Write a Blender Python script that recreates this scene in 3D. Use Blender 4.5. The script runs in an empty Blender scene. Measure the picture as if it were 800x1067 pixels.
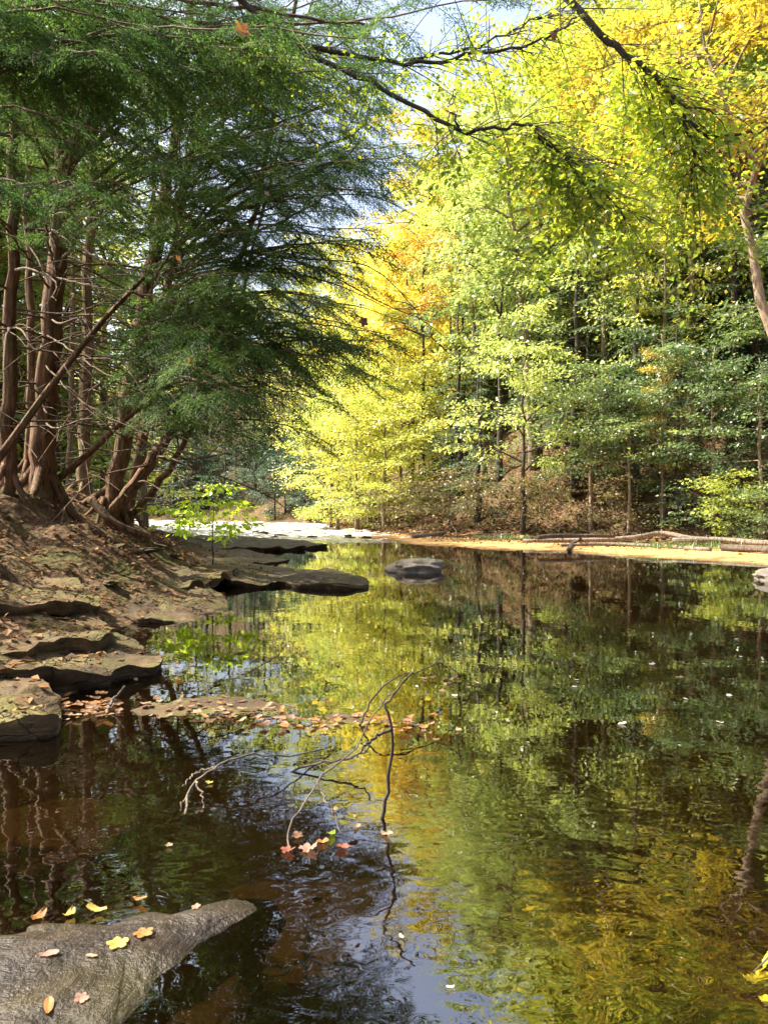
import bpy, math, random
import numpy as np

# ------------------------------------------------------------------ camera, sky, sun, exposure
sc = bpy.context.scene
COL = sc.collection
R = math.radians
F = 776.0            # focal length in photo pixels (800 x 1067)
HZ = 530.0           # horizon row
CAMH = 1.2

cam_d = bpy.data.cameras.new("camera")
cam = bpy.data.objects.new("camera", cam_d)
COL.objects.link(cam)
cam_d.sensor_fit = 'VERTICAL'
cam_d.sensor_height = 36.0
cam_d.lens = F / 1067 * 36.0
cam_d.clip_start = 0.02
cam_d.clip_end = 2000
cam.location = (0, 0, CAMH)
cam.rotation_euler = (R(90) - math.atan((533.5 - HZ) / F), 0, 0)
sc.camera = cam

SUN_AZ = -80.0       # degrees from +Y, negative = to the left
SUN_EL = 47.0
sd = (math.sin(R(SUN_AZ)) * math.cos(R(SUN_EL)), math.cos(R(SUN_AZ)) * math.cos(R(SUN_EL)), math.sin(R(SUN_EL)))

world = bpy.data.worlds.new("World")
sc.world = world
world.use_nodes = True
wn = world.node_tree
bg = wn.nodes["Background"]
sky = wn.nodes.new("ShaderNodeTexSky")
sky.sky_type = 'NISHITA'
sky.sun_disc = False
sky.sun_elevation = R(SUN_EL)
sky.sun_rotation = R(SUN_AZ)
sky.air_density = 1.0
sky.dust_density = 7.0
sky.ozone_density = 1.0
wn.links.new(sky.outputs[0], bg.inputs[0])
bg.inputs[1].default_value = 0.15

sun_d = bpy.data.lights.new("sun", 'SUN')
sun = bpy.data.objects.new("sun", sun_d)
COL.objects.link(sun)
sun_d.energy = 5.0
sun_d.angle = R(0.55)
sun_d.color = (1.0, 0.93, 0.80)
from mathutils import Vector
sun.rotation_euler = Vector(sd).to_track_quat('Z', 'Y').to_euler()
sun.location = (-30, 40, 60)

vs = sc.view_settings
vs.view_transform = 'Standard'
vs.look = 'None'
vs.exposure = 1.7
vs.gamma = 1.0
vs.use_curve_mapping = False

cy = sc.cycles
cy.max_bounces = 7
cy.diffuse_bounces = 3
cy.glossy_bounces = 3
cy.transmission_bounces = 4
cy.transparent_max_bounces = 6
cy.caustics_reflective = False
cy.caustics_refractive = False
cy.sample_clamp_indirect = 4.0
cy.use_adaptive_sampling = True
cy.adaptive_threshold = 0.02
cy.use_denoising = True

# ------------------------------------------------------------------ helpers
rng = np.random.default_rng(11)


def P(px, py, Y):
    return np.array([(px - 400) / F * Y, Y, CAMH - (py - HZ) / F * Y])


def PZ(px, py, z):
    Y = (CAMH - z) * F / (py - HZ)
    return np.array([(px - 400) / F * Y, Y, z])


def tag(o, label=None, cat=None, group=None, kind=None):
    if label: o['label'] = label
    if cat: o['category'] = cat
    if group: o['group'] = group
    if kind: o['kind'] = kind
    return o


def empty(name, loc, label=None, cat=None, group=None):
    o = bpy.data.objects.new(name, None)
    o.empty_display_size = 0.3
    o.location = [float(v) for v in loc]
    COL.objects.link(o)
    return tag(o, label, cat, group)


def link(name, me, parent=None, mat=None, loc=None):
    o = bpy.data.objects.new(name, me)
    COL.objects.link(o)
    if parent is not None: o.parent = parent
    if loc is not None: o.location = [float(v) for v in loc]
    if mat is not None:
        if len(o.material_slots) == 0:
            me.materials.append(mat)
        else:
            o.material_slots[0].link = 'OBJECT'
            o.material_slots[0].material = mat
    return o


def mesh_vf(name, V, faces, smooth=False, rnd=None, midx=None, mats=()):
    """faces: int array (N,3) or (N,4), or a list of those"""
    me = bpy.data.meshes.new(name)
    V = np.asarray(V, dtype=np.float32).reshape(-1, 3)
    if not isinstance(faces, list): faces = [faces]
    faces = [np.asarray(f, dtype=np.int32) for f in faces if len(f)]
    loops = np.concatenate([f.ravel() for f in faces])
    tot = np.concatenate([np.full(len(f), f.shape[1], dtype=np.int32) for f in faces])
    start = np.concatenate([[0], np.cumsum(tot)[:-1]]).astype(np.int32)
    me.vertices.add(len(V)); me.vertices.foreach_set("co", V.ravel())
    me.loops.add(len(loops)); me.loops.foreach_set("vertex_index", loops)
    me.polygons.add(len(tot)); me.polygons.foreach_set("loop_start", start)
    me.polygons.foreach_set("loop_total", tot)
    me.polygons.foreach_set("use_smooth", np.full(len(tot), bool(smooth)))
    if midx is not None: me.polygons.foreach_set("material_index", np.asarray(midx, dtype=np.int32))
    if rnd is not None:
        a = me.attributes.new("rnd", 'FLOAT', 'FACE')
        a.data.foreach_set("value", np.asarray(rnd, dtype=np.float32))
    for m in mats: me.materials.append(m)
    me.update(calc_edges=True)
    return me


def quads_mesh(name, Q, rnd, mats=(), midx=None):
    n = len(Q)
    return mesh_vf(name, Q.reshape(-1, 3), np.arange(4 * n).reshape(n, 4), False, rnd, midx, mats)


def hash3(i, j, k):
    h = (i * 374761393 + j * 668265263 + k * 2147483647 // 7) & 0xffffffff
    h = ((h ^ (h >> 13)) * 1274126177) & 0xffffffff
    return ((h ^ (h >> 16)) & 0xffff) / 65535.0


def vnoise(p):
    p = np.asarray(p, dtype=float)
    i = np.floor(p).astype(np.int64); f = p - i
    u = f * f * (3 - 2 * f)
    r = 0
    for a in (0, 1):
        for b in (0, 1):
            for c in (0, 1):
                w = (u[..., 0] if a else 1 - u[..., 0]) * (u[..., 1] if b else 1 - u[..., 1]) * (u[..., 2] if c else 1 - u[..., 2])
                r = r + w * hash3(i[..., 0] + a, i[..., 1] + b, i[..., 2] + c)
    return r * 2 - 1


def fbm(p, oct=4):
    r = 0; a = 1.0; q = np.asarray(p, dtype=float)
    for _ in range(oct):
        r = r + a * vnoise(q); q = q * 2.03 + 17.3; a *= 0.5
    return r


def nrm(v):
    return v / (np.linalg.norm(v, axis=-1, keepdims=True) + 1e-9)


def leaf_quads(Pn, d, n, L, W, fold=0.12):
    d = nrm(d); s = nrm(np.cross(n, d)); n = np.cross(d, s)
    L = np.asarray(L)[:, None]; W = np.asarray(W)[:, None]
    up = n * (W * fold)
    mid = Pn + d * (L * 0.45) + up
    return np.stack([Pn, mid + s * W / 2, Pn + d * L, mid - s * W / 2], axis=1)


def smooth_path(pts, n):
    """Catmull-Rom through the points"""
    pts = np.asarray(pts, dtype=float)
    if len(pts) == 2:
        t = np.linspace(0, 1, n)[:, None]
        return pts[0] * (1 - t) + pts[1] * t
    p = np.vstack([2 * pts[0] - pts[1], pts, 2 * pts[-1] - pts[-2]])
    t = np.linspace(0, len(pts) - 1 - 1e-6, n)
    i = t.astype(int); f = (t - i)[:, None]
    a, b, c, d = p[i], p[i + 1], p[i + 2], p[i + 3]
    return 0.5 * (2 * b + (c - a) * f + (2 * a - 5 * b + 4 * c - d) * f ** 2 + (3 * b - a - 3 * c + d) * f ** 3)


class Tubes:
    """several tubes collected into ONE mesh"""
    def __init__(s):
        s.V = []; s.Q = []; s.T = []; s.n = 0

    def add(s, pts, r, sides=6, rough=0.0, seed=0.0, cap=True, freq=2.2):
        pts = np.asarray(pts, dtype=float); n = len(pts)
        r = np.broadcast_to(np.asarray(r, dtype=float), (n,))
        tan = nrm(np.gradient(pts, axis=0))
        ref = np.array([0.0, 0, 1]) if abs(nrm(pts[-1] - pts[0])[2]) < 0.8 else np.array([1.0, 0, 0])
        u = nrm(np.cross(tan, ref)); v = np.cross(tan, u)
        a = np.linspace(0, 2 * np.pi, sides, endpoint=False)
        rr = r[:, None] * np.ones(sides)
        if rough:
            arc = np.concatenate([[0], np.cumsum(np.linalg.norm(np.diff(pts, axis=0), axis=1))])
            q = np.stack(np.broadcast_arrays(np.cos(a)[None] * freq + seed, np.sin(a)[None] * freq, arc[:, None] * 0.8), -1)
            rr = rr * (1 + rough * fbm(q, 3))
        V = pts[:, None] + rr[..., None] * (np.cos(a)[None, :, None] * u[:, None] + np.sin(a)[None, :, None] * v[:, None])
        b = s.n
        i = np.arange(n - 1)[:, None] * sides; j = np.arange(sides)[None]; j2 = (j + 1) % sides
        s.Q.append((b + np.stack([i + j, i + j2, i + sides + j2, i + sides + j], -1)).reshape(-1, 4))
        s.V.append(V.reshape(-1, 3)); s.n += n * sides
        if cap:
            s.V.append(np.stack([pts[0], pts[-1]])); c0, c1 = s.n, s.n + 1; s.n += 2
            jj = np.arange(sides); k = (jj + 1) % sides
            s.T.append(np.stack([np.full(sides, c0), b + k, b + jj], -1))
            e = b + (n - 1) * sides
            s.T.append(np.stack([np.full(sides, c1), e + jj, e + k], -1))

    def mesh(s, name):
        f = [np.concatenate(s.Q)]
        if s.T: f.append(np.concatenate(s.T))
        return mesh_vf(name, np.concatenate(s.V), f, True)

    def flat(s):
        return np.concatenate(s.V)[np.concatenate(s.Q)]


# ------------------------------------------------------------------ materials
class NT:
    def __init__(s, name):
        s.m = bpy.data.materials.new(name); s.m.use_nodes = True
        s.t = s.m.node_tree
        for n in list(s.t.nodes): s.t.nodes.remove(n)
        s.out = s.t.nodes.new("ShaderNodeOutputMaterial")

    def n(s, typ, **kw):
        o = s.t.nodes.new(typ)
        for k, v in kw.items():
            if k.startswith('i_'):
                key = k[2:]
                key = int(key) if key.isdigit() else key.replace('_', ' ')
                if isinstance(v, bpy.types.NodeSocket): s.t.links.new(v, o.inputs[key])
                else: o.inputs[key].default_value = v
            else:
                setattr(o, k, v)
        return o

    def ramp(s, fac, stops):
        r = s.n("ShaderNodeValToRGB", i_0=fac)
        e = r.color_ramp.elements
        while len(e) < len(stops): e.new(0.5)
        for x, (p, c) in zip(e, stops):
            x.position = p; x.color = (*c, 1)
        return r.outputs[0]

    def mix(s, fac, a, b, blend='MIX'):
        m = s.n("ShaderNodeMix", data_type='RGBA', blend_type=blend)
        for k, v in ((0, fac), (6, a), (7, b)):
            if isinstance(v, bpy.types.NodeSocket): s.t.links.new(v, m.inputs[k])
            else: m.inputs[k].default_value = v if k == 0 else (*v, 1)
        return m.outputs[2]

    def math(s, op, a, b=0.0, clamp=False):
        m = s.n("ShaderNodeMath", operation=op, use_clamp=clamp)
        for k, v in ((0, a), (1, b)):
            if isinstance(v, bpy.types.NodeSocket): s.t.links.new(v, m.inputs[k])
            else: m.inputs[k].default_value = v
        return m.outputs[0]

    def noise(s, vec, scale, detail=4, rough=0.55, dist=0.0):
        return s.n("ShaderNodeTexNoise", i_Vector=vec, i_Scale=scale, i_Detail=detail, i_Roughness=rough, i_Distortion=dist).outputs[0]

    def mr(s, v, a, b, c=0.0, d=1.0):
        return s.n("ShaderNodeMapRange", i_0=v, i_1=a, i_2=b, i_3=c, i_4=d).outputs[0]

    def attr(s, name):
        return s.n("ShaderNodeAttribute", attribute_name=name).outputs['Fac']

    def obj(s):
        return s.n("ShaderNodeTexCoord").outputs['Object']

    def surf(s, sock):
        s.t.links.new(sock, s.out.inputs[0]); return s.m


def leaf_mat(name, stops, trans=0.5, boost=1.5, gloss=0.06, rough=0.4):
    t = NT(name)
    c = t.ramp(t.attr("rnd"), stops)
    tc = t.mix(1.0, c, (boost, boost, boost * 0.8), 'MULTIPLY')
    d = t.n("ShaderNodeBsdfDiffuse", i_Color=c).outputs[0]
    tr = t.n("ShaderNodeBsdfTranslucent", i_Color=tc).outputs[0]
    m = t.n("ShaderNodeMixShader", i_0=trans, i_1=d, i_2=tr).outputs[0]
    g = t.n("ShaderNodeBsdfGlossy", i_Roughness=rough, i_Color=(1, 1, 1, 1)).outputs[0]
    return t.surf(t.n("ShaderNodeMixShader", i_0=gloss, i_1=m, i_2=g).outputs[0])


def bark_mat(name, dark, light, moss=0.0, scale=1.0, bump=1.0):
    t = NT(name)
    o = t.obj()
    mp = t.n("ShaderNodeMapping", i_Vector=o, i_Scale=(20 * scale, 20 * scale, 3.6 * scale)).outputs[0]
    a = t.noise(mp, 1.0, 6, 0.65, 0.4)
    b = t.noise(o, 1.6, 3)
    c = t.ramp(a, [(0.38, dark), (0.62, light)])
    c = t.mix(t.mr(b, 0.35, 0.7, 0, 0.45), c, tuple(0.55 * v for v in light))
    if moss:
        c = t.mix(t.mr(t.noise(o, 2.3, 5), 0.5, 0.68, 0, moss), c, (0.07, 0.085, 0.025))
    c = t.mix(t.mr(t.noise(o, 5.5, 5, 0.7), 0.56, 0.66, 0, 0.5), c, tuple(0.5 * v + 0.07 for v in light))
    bp = t.n("ShaderNodeBump", i_Strength=bump, i_Distance=0.05, i_Height=a).outputs[0]
    p = t.n("ShaderNodeBsdfPrincipled", i_Base_Color=c, i_Roughness=0.85, i_Normal=bp)
    p.inputs['Specular IOR Level'].default_value = 0.25
    return t.surf(p.outputs[0])


def rock_mat(name, dark, light, moss=0.5, wet=0.0, speck=0.3, wetz=None, crack=1.0):
    t = NT(name)
    o = t.obj()
    g = t.n("ShaderNodeNewGeometry")
    a = t.noise(o, 2.2 if wetz is None else 4.5, 8, 0.65, 0.6)
    f = t.noise(o, 28, 4, 0.7)
    c = t.ramp(a, [(0.3, dark), (0.52, tuple((x + y) / 2 for x, y in zip(dark, light))), (0.72, light)])
    c = t.mix(t.mr(f, 0.45, 0.75, 0, speck), c, tuple(0.35 * v for v in dark))
    nz = t.n("ShaderNodeSeparateXYZ", i_0=g.outputs['Normal']).outputs[2]
    mm = t.math('MULTIPLY', t.mr(t.noise(o, 1.7, 6, 0.65), 0.45, 0.62, 0, moss), t.mr(nz, -0.1, 0.5))
    c = t.mix(mm, c, (0.085, 0.078, 0.014))
    mp = t.n("ShaderNodeMapping", i_Vector=o, i_Scale=(1.2, 1.2, 16)).outputs[0]
    strat = t.noise(mp, 1.5, 4, 0.6, 0.3)
    ck = t.n("ShaderNodeTexVoronoi", feature='DISTANCE_TO_EDGE', i_Vector=t.n("ShaderNodeVectorMath", operation='ADD', i_0=t.n("ShaderNodeMapping", i_Vector=o, i_Scale=(1, 1.8, 3.0), i_Rotation=(0, 0, .5)).outputs[0],
             i_1=t.n("ShaderNodeTexNoise", i_Vector=o, i_Scale=3.0, i_Detail=4.0).outputs[1]).outputs[0], i_Scale=1.9).outputs[0]
    crk = t.math('MULTIPLY', t.mr(ck, 0.0, 0.03, crack, 0.0), t.mr(t.noise(o, 0.9, 2), 0.45, 0.6))
    c = t.mix(t.math('MULTIPLY', crk, 0.7), c, tuple(0.3 * v for v in dark))
    a2 = t.math('SUBTRACT', a, t.math('MULTIPLY', crk, 0.5))
    h = t.math('ADD', t.math('MULTIPLY', a2, 0.8), t.math('ADD', t.math('MULTIPLY', f, 0.18), t.math('MULTIPLY', strat, 0.6)))
    bp = t.n("ShaderNodeBump", i_Strength=0.9, i_Distance=0.06, i_Height=h).outputs[0]
    ro = 0.8 - 0.5 * wet
    if wetz is not None:                                         # a wet dark rim just above the water
        hz = t.n("ShaderNodeSeparateXYZ", i_0=g.outputs['Position']).outputs[2]
        w = t.mr(t.math('ADD', hz, t.math('MULTIPLY', a, wetz * 1.2)), wetz * 1.9, wetz * 1.2)
        c = t.mix(w, c, t.mix(1.0, c, (0.38, 0.36, 0.36), 'MULTIPLY'))
        ro = t.mr(w, 0, 1, ro, 0.42)
    p = t.n("ShaderNodeBsdfPrincipled", i_Base_Color=c, i_Roughness=ro, i_Normal=bp)
    p.inputs['Specular IOR Level'].default_value = 0.3 + 0.5 * wet
    return t.surf(p.outputs[0])


M = {}
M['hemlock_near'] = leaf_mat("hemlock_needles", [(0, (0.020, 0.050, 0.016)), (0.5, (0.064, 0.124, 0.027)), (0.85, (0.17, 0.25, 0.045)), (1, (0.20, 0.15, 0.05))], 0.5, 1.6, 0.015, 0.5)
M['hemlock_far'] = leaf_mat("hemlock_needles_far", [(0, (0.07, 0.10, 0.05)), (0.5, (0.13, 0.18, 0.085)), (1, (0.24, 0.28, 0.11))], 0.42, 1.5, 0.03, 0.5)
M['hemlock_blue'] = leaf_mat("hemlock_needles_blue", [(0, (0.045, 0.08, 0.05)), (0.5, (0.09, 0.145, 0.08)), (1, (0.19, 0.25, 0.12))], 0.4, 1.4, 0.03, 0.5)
M['lime'] = leaf_mat("lime_leaves", [(0, (0.26, 0.36, 0.08)), (0.5, (0.43, 0.50, 0.13)), (1, (0.64, 0.61, 0.16))], 0.5, 1.25)
M['limelit'] = leaf_mat("backlit_lime_leaves", [(0, (0.42, 0.60, 0.03)), (1, (0.62, 0.72, 0.06))], 0.6, 1.35)  # lit copy of the lime leaves, backlight put into the colour
M['yellow'] = leaf_mat("yellow_leaves", [(0, (0.28, 0.38, 0.07)), (0.45, (0.47, 0.50, 0.09)), (1, (0.68, 0.58, 0.10))], 0.5, 1.2)
M['gold'] = leaf_mat("golden_leaves", [(0, (0.30, 0.27, 0.03)), (0.6, (0.48, 0.37, 0.03)), (1, (0.58, 0.47, 0.06))], 0.5, 1.2)
M['orange'] = leaf_mat("orange_leaves", [(0, (0.42, 0.22, 0.03)), (0.6, (0.64, 0.37, 0.035)), (1, (0.68, 0.48, 0.05))], 0.5, 1.2)
M['palegreen'] = leaf_mat("pale_green_leaves", [(0, (0.20, 0.28, 0.09)), (0.5, (0.34, 0.42, 0.13)), (1, (0.50, 0.52, 0.15))], 0.5, 1.25)
M['yellowgreen'] = leaf_mat("yellow_green_leaves", [(0, (0.18, 0.25, 0.04)), (0.5, (0.34, 0.40, 0.06)), (0.8, (0.50, 0.48, 0.07)), (1, (0.62, 0.52, 0.06))], 0.5, 1.3)
M['overhang'] = leaf_mat("overhanging_leaves", [(0, (0.12, 0.19, 0.02)), (0.45, (0.28, 0.36, 0.03)), (0.8, (0.46, 0.47, 0.05)), (1, (0.64, 0.52, 0.05))], 0.62, 1.4, 0.05)
M['green'] = leaf_mat("green_leaves", [(0, (0.07, 0.12, 0.045)), (0.5, (0.13, 0.20, 0.065)), (0.85, (0.23, 0.29, 0.08)), (1, (0.40, 0.36, 0.07))], 0.48, 1.4)
M['bluegreen'] = leaf_mat("blue_green_leaves", [(0, (0.05, 0.09, 0.045)), (0.5, (0.10, 0.17, 0.07)), (1, (0.22, 0.30, 0.11))], 0.45, 1.4)
M['olive'] = leaf_mat("olive_brown_leaves", [(0, (0.10, 0.075, 0.035)), (0.5, (0.17, 0.14, 0.05)), (1, (0.26, 0.24, 0.07))], 0.45, 1.3)
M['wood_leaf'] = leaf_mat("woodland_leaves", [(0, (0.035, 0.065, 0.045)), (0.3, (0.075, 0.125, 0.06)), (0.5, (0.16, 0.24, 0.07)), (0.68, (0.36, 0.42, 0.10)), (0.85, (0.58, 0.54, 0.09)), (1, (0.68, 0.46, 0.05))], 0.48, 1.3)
M['litter'] = leaf_mat("litter_leaves", [(0, (0.055, 0.028, 0.013)), (0.4, (0.12, 0.062, 0.028)), (0.7, (0.22, 0.12, 0.05)), (0.9, (0.36, 0.22, 0.10)), (1, (0.50, 0.38, 0.24))], 0.2, 1.1, 0.01, 0.6)
M['grass'] = leaf_mat("green_grass", [(0, (0.05, 0.12, 0.03)), (1, (0.14, 0.22, 0.05))], 0.4, 1.2)
M['bark_red'] = bark_mat("hemlock_bark", (0.045, 0.022, 0.010), (0.215, 0.118, 0.058), 0.5)
M['bark_moss'] = bark_mat("mossy_bark", (0.06, 0.04, 0.02), (0.27, 0.18, 0.09), 0.7)
M['bark_grey'] = bark_mat("grey_bark", (0.10, 0.075, 0.05), (0.36, 0.27, 0.18), 0.15, 1.0, 0.5)
M['bark_dark'] = bark_mat("dark_bark", (0.025, 0.02, 0.018), (0.085, 0.068, 0.055), 0.15, 1.5, 0.5)
M['dead'] = bark_mat("dead_wood", (0.045, 0.028, 0.017), (0.17, 0.115, 0.07), 0.1, 2.0, 0.3)
M['twig'] = bark_mat("grey_twig", (0.05, 0.038, 0.028), (0.17, 0.13, 0.095), 0.0, 2.0, 0.3)
M['drift'] = bark_mat("driftwood", (0.07, 0.052, 0.038), (0.27, 0.22, 0.17), 0.05, 1.0, 0.4)
M['driftdark'] = bark_mat("wet_driftwood", (0.03, 0.02, 0.015), (0.13, 0.095, 0.07), 0.1, 1.0, 0.4)
M['ledge'] = rock_mat("ledge_rock", (0.026, 0.016, 0.007), (0.12, 0.076, 0.034), 0.85, 0.0, 0.4)
M['ledge_moss'] = rock_mat("mossy_ledge_rock", (0.035, 0.022, 0.009), (0.15, 0.095, 0.036), 0.95, 0.0, 0.3)
M['boulder'] = rock_mat("grey_boulder", (0.13, 0.115, 0.10), (0.30, 0.245, 0.175), 0.3, 0.05, 0.65, None, 0.4)
M['wetrock'] = rock_mat("wet_slab_rock", (0.018, 0.012, 0.008), (0.125, 0.092, 0.056), 0.45, 0.0, 0.55, 0.043, 0.0)
M['bedrock'] = rock_mat("submerged_rock", (0.24, 0.13, 0.045), (0.62, 0.36, 0.12), 0.0, 0.2, 0.15)


def flat_leaf_mat(name, col, col2):
    t = NT(name)
    o = t.obj()
    c = t.ramp(t.noise(o, 22, 4, 0.6), [(0.35, col), (0.65, col2)])
    c = t.mix(t.mr(t.noise(o, 5.0, 6, 0.7), 0.50, 0.62, 0, 0.7), c, tuple(0.45 * v for v in col))
    d = t.n("ShaderNodeBsdfPrincipled", i_Base_Color=c, i_Roughness=0.6).outputs[0]
    tr = t.n("ShaderNodeBsdfTranslucent", i_Color=c).outputs[0]
    return t.surf(t.n("ShaderNodeMixShader", i_0=0.3, i_1=d, i_2=tr).outputs[0])


LM = {
    'brown': flat_leaf_mat("brown_leaf", (0.13, 0.06, 0.028), (0.24, 0.125, 0.055)),
    'orange': flat_leaf_mat("orange_leaf", (0.30, 0.12, 0.03), (0.42, 0.20, 0.05)),
    'yellow': flat_leaf_mat("yellow_leaf", (0.42, 0.30, 0.05), (0.52, 0.40, 0.11)),
    'tan': flat_leaf_mat("tan_leaf", (0.26, 0.16, 0.085), (0.38, 0.26, 0.16)),
    'pink': flat_leaf_mat("pinkish_leaf", (0.30, 0.15, 0.10), (0.40, 0.22, 0.15)),
    'red': flat_leaf_mat("red_brown_leaf", (0.20, 0.05, 0.03), (0.30, 0.11, 0.055)),
    'bright': flat_leaf_mat("bright_yellow_leaf", (0.70, 0.52, 0.02), (0.80, 0.62, 0.04)),
    'green': flat_leaf_mat("green_leaf", (0.22, 0.30, 0.03), (0.36, 0.42, 0.06)),
    'pale': flat_leaf_mat("pale_leaf", (0.62, 0.55, 0.45), (0.75, 0.68, 0.58)),
    'dark': flat_leaf_mat("dark_dead_leaf", (0.10, 0.03, 0.02), (0.18, 0.07, 0.04)),
}

# ------------------------------------------------------------------ terrain
LY = np.array([-12, 0, 3.6, 4.2, 4.6, 5.6, 6.0, 7.0, 8.4, 9.2, 11, 13, 18.6, 26, 31, 46, 62, 90, 140])
LX = np.array([-4.0, -3.6, -3.4, -2.3, -2.0, -1.95, -2.15, -2.5, -2.75, -2.2, -2.4, -2.7, -3.2, -5.3, -8, -14.5, -26, -50, -90])
RX = np.array([-90, -60, -26, -12, -5, -1, 2, 6, 12, 20, 30, 45, 80])
RY = np.array([118, 100, 80, 68, 58, 40, 31, 26.2, 22.6, 16, 8, -4, -30])


def seg_dist(x, y, ax, ay):
    best = np.full(np.shape(x), 1e9)
    for i in range(len(ax) - 1):
        dx, dy = ax[i + 1] - ax[i], ay[i + 1] - ay[i]
        t = np.clip(((x - ax[i]) * dx + (y - ay[i]) * dy) / (dx * dx + dy * dy), 0, 1)
        best = np.minimum(best, np.hypot(x - ax[i] - t * dx, y - ay[i] - t * dy))
    return best


def banks(x, y):
    x = np.asarray(x, dtype=float); y = np.asarray(y, dtype=float)
    wob = 0.25 * vnoise(np.stack([x * 0.8, y * 0.8, 0 * x + 3.1], -1)) + 0.1 * vnoise(np.stack([x * 3, y * 3, 0 * x + 7], -1))
    dl = seg_dist(x, y, LX, LY) * np.where(x < np.interp(y, LY, LX), -1, 1) + wob * np.clip(y / 20, 0.25, 1.2)
    dr = seg_dist(x, y, RX, RY) * np.where(y > np.interp(x, RX, RY), -1, 1) + wob
    return dl, dr


def height(x, y):
    x = np.asarray(x, dtype=float); y = np.asarray(y, dtype=float)
    dl, dr = banks(x, y)
    n1 = fbm(np.stack([x * 0.6, y * 0.6, 0 * x], -1), 4)
    n2 = fbm(np.stack([x * 3.1, y * 3.1, 0 * x + 5], -1), 3)
    zl = np.interp(-dl, [0, .5, 1.0, 1.7, 2.5, 3.5, 6, 12, 40, 120], [0.0, .16, .35, .78, 1.32, 1.72, 2.2, 3.2, 9, 22])
    far = np.clip((y - 13.2) / 5, 0, 1)
    zl = zl * (1 - far) + far * np.interp(-dl, [0, 2, 4, 8, 20, 40, 120], [0.0, .14, .28, .6, 2.2, 8, 20])
    zl = zl + np.clip(-dl, 0, 1.5) * (0.10 * n1 + 0.05 * n2)
    zr = np.interp(-dr, [0, .5, 1.5, 3, 6, 20, 40, 90], [0.03, .15, .38, 1.3, 3.4, 13, 24, 34]) + np.clip(-dr, 0, 3) * (0.16 * n1 + 0.04 * n2)
    near = np.clip(1 - (y - 2) / 7, 0, 1)
    zb = -np.clip(np.interp(dl, [0, .4, 1.5, 4, 8], [0.0, -.16, -.30, -.7, -1.0]) * -1, 0, 1.2)
    zb = np.maximum(zb, -0.9) + 0.05 * n1 + 0.02 * n2
    drs = dr / (1 + 0.75 * np.clip((x - 5) / 4, 0, 1)) + 0.5 * vnoise(np.stack([x * .9, y * .9, 0 * x + 2], -1))
    bar = np.interp(drs, [0, 4.6, 5.3, 6.5, 9], [0.085, 0.04, -.03, -.22, -.9])
    bar = np.where(x < 1.5, bar - np.clip((1.5 - x) / 2, 0, 1) * 0.10, bar) + 0.012 * n1
    zb = np.maximum(zb, np.where(dr < 9, bar, -9))
    # shallow riffle far upstream
    rif = np.clip((y - 24) / 6, 0, 1)
    zb = zb * (1 - rif) + rif * np.maximum(zb, -0.12 + 0.10 * n1)
    z = np.where(dl < 0, zl, np.where(dr < 0, zr, np.minimum(zb, 0.06)))
    back = np.clip(-1.2 - y, 0, 20) * 0.35
    return np.maximum(z, np.where(y < -1.2, -0.4 + back, z))


def H(x, y):
    return float(height(np.array([x]), np.array([y]))[0])


def axis(*segs):
    out = []
    for a, b, s in segs: out.append(np.arange(a, b, s))
    return np.concatenate(out + [[segs[-1][1]]])


gx = axis((-130, -40, 5), (-40, -12, 0.8), (-12, -6, 0.2), (-6, 3, 0.07), (3, 14, 0.25), (14, 40, 0.8), (40, 130, 5))
gy = axis((-25, -3, 1.0), (-3, 1.5, 0.2), (1.5, 12, 0.07), (12, 20, 0.14), (20, 36, 0.25), (36, 80, 0.8), (80, 200, 5))
GX, GY = np.meshgrid(gx, gy)
gz = height(GX.ravel(), GY.ravel())
nx, ny = len(gx), len(gy)
ii = (np.arange(ny - 1)[:, None] * nx + np.arange(nx - 1)[None]).ravel()
gf = np.stack([ii, ii + 1, ii + nx + 1, ii + nx], -1)
gm = mesh_vf("ground", np.stack([GX.ravel(), GY.ravel(), gz], -1), gf, True)
dl, dr = banks(GX.ravel(), GY.ravel())
sandm = np.clip(1 - (np.abs(dr / (1 + 0.75 * np.clip((GX.ravel() - 5) / 4, 0, 1)) - 2.2) - 2.9) / 0.8, 0, 1) * np.clip((GX.ravel() + 3) / 3, 0, 1) * (dr > -0.5)
bedm = np.clip((0.0 - gz) / 0.05, 0, 1) * (1 - np.clip(sandm * 1.2, 0, 1))
for nm, v in (("sand", sandm), ("bed", bedm)):
    a = gm.attributes.new(nm, 'FLOAT', 'POINT'); a.data.foreach_set("value", v.astype(np.float32))

t = NT("ground")
o = t.obj()
n_a = t.noise(o, 1.3, 8, 0.65); n_b = t.noise(o, 16, 5, 0.7); n_c = t.noise(o, 0.5, 4)
vor = t.n("ShaderNodeTexVoronoi", i_Vector=o, i_Scale=13.0)
lit = t.ramp(vor.outputs['Color'], [(0.1, (0.045, 0.027, 0.014)), (0.45, (0.10, 0.058, 0.028)), (0.8, (0.18, 0.11, 0.055)), (1, (0.30, 0.20, 0.12))])
lit = t.mix(t.mr(n_b, 0.4, 0.7), lit, (0.06, 0.038, 0.022))
lit = t.mix(t.mr(n_a, 0.48, 0.62, 0, 0.8), lit, (0.060, 0.062, 0.016))
sand = t.ramp(n_b, [(0.3, (0.42, 0.245, 0.085)), (0.7, (0.58, 0.375, 0.145))])
smap = t.n("ShaderNodeMapping", i_Vector=o, i_Scale=(0.5, 2.2, 1), i_Rotation=(0, 0, R(28))).outputs[0]
sand = t.mix(t.mr(t.noise(smap, 1.2, 5, 0.6), 0.48, 0.66, 0, 0.75), sand, (0.22, 0.12, 0.045))
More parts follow.
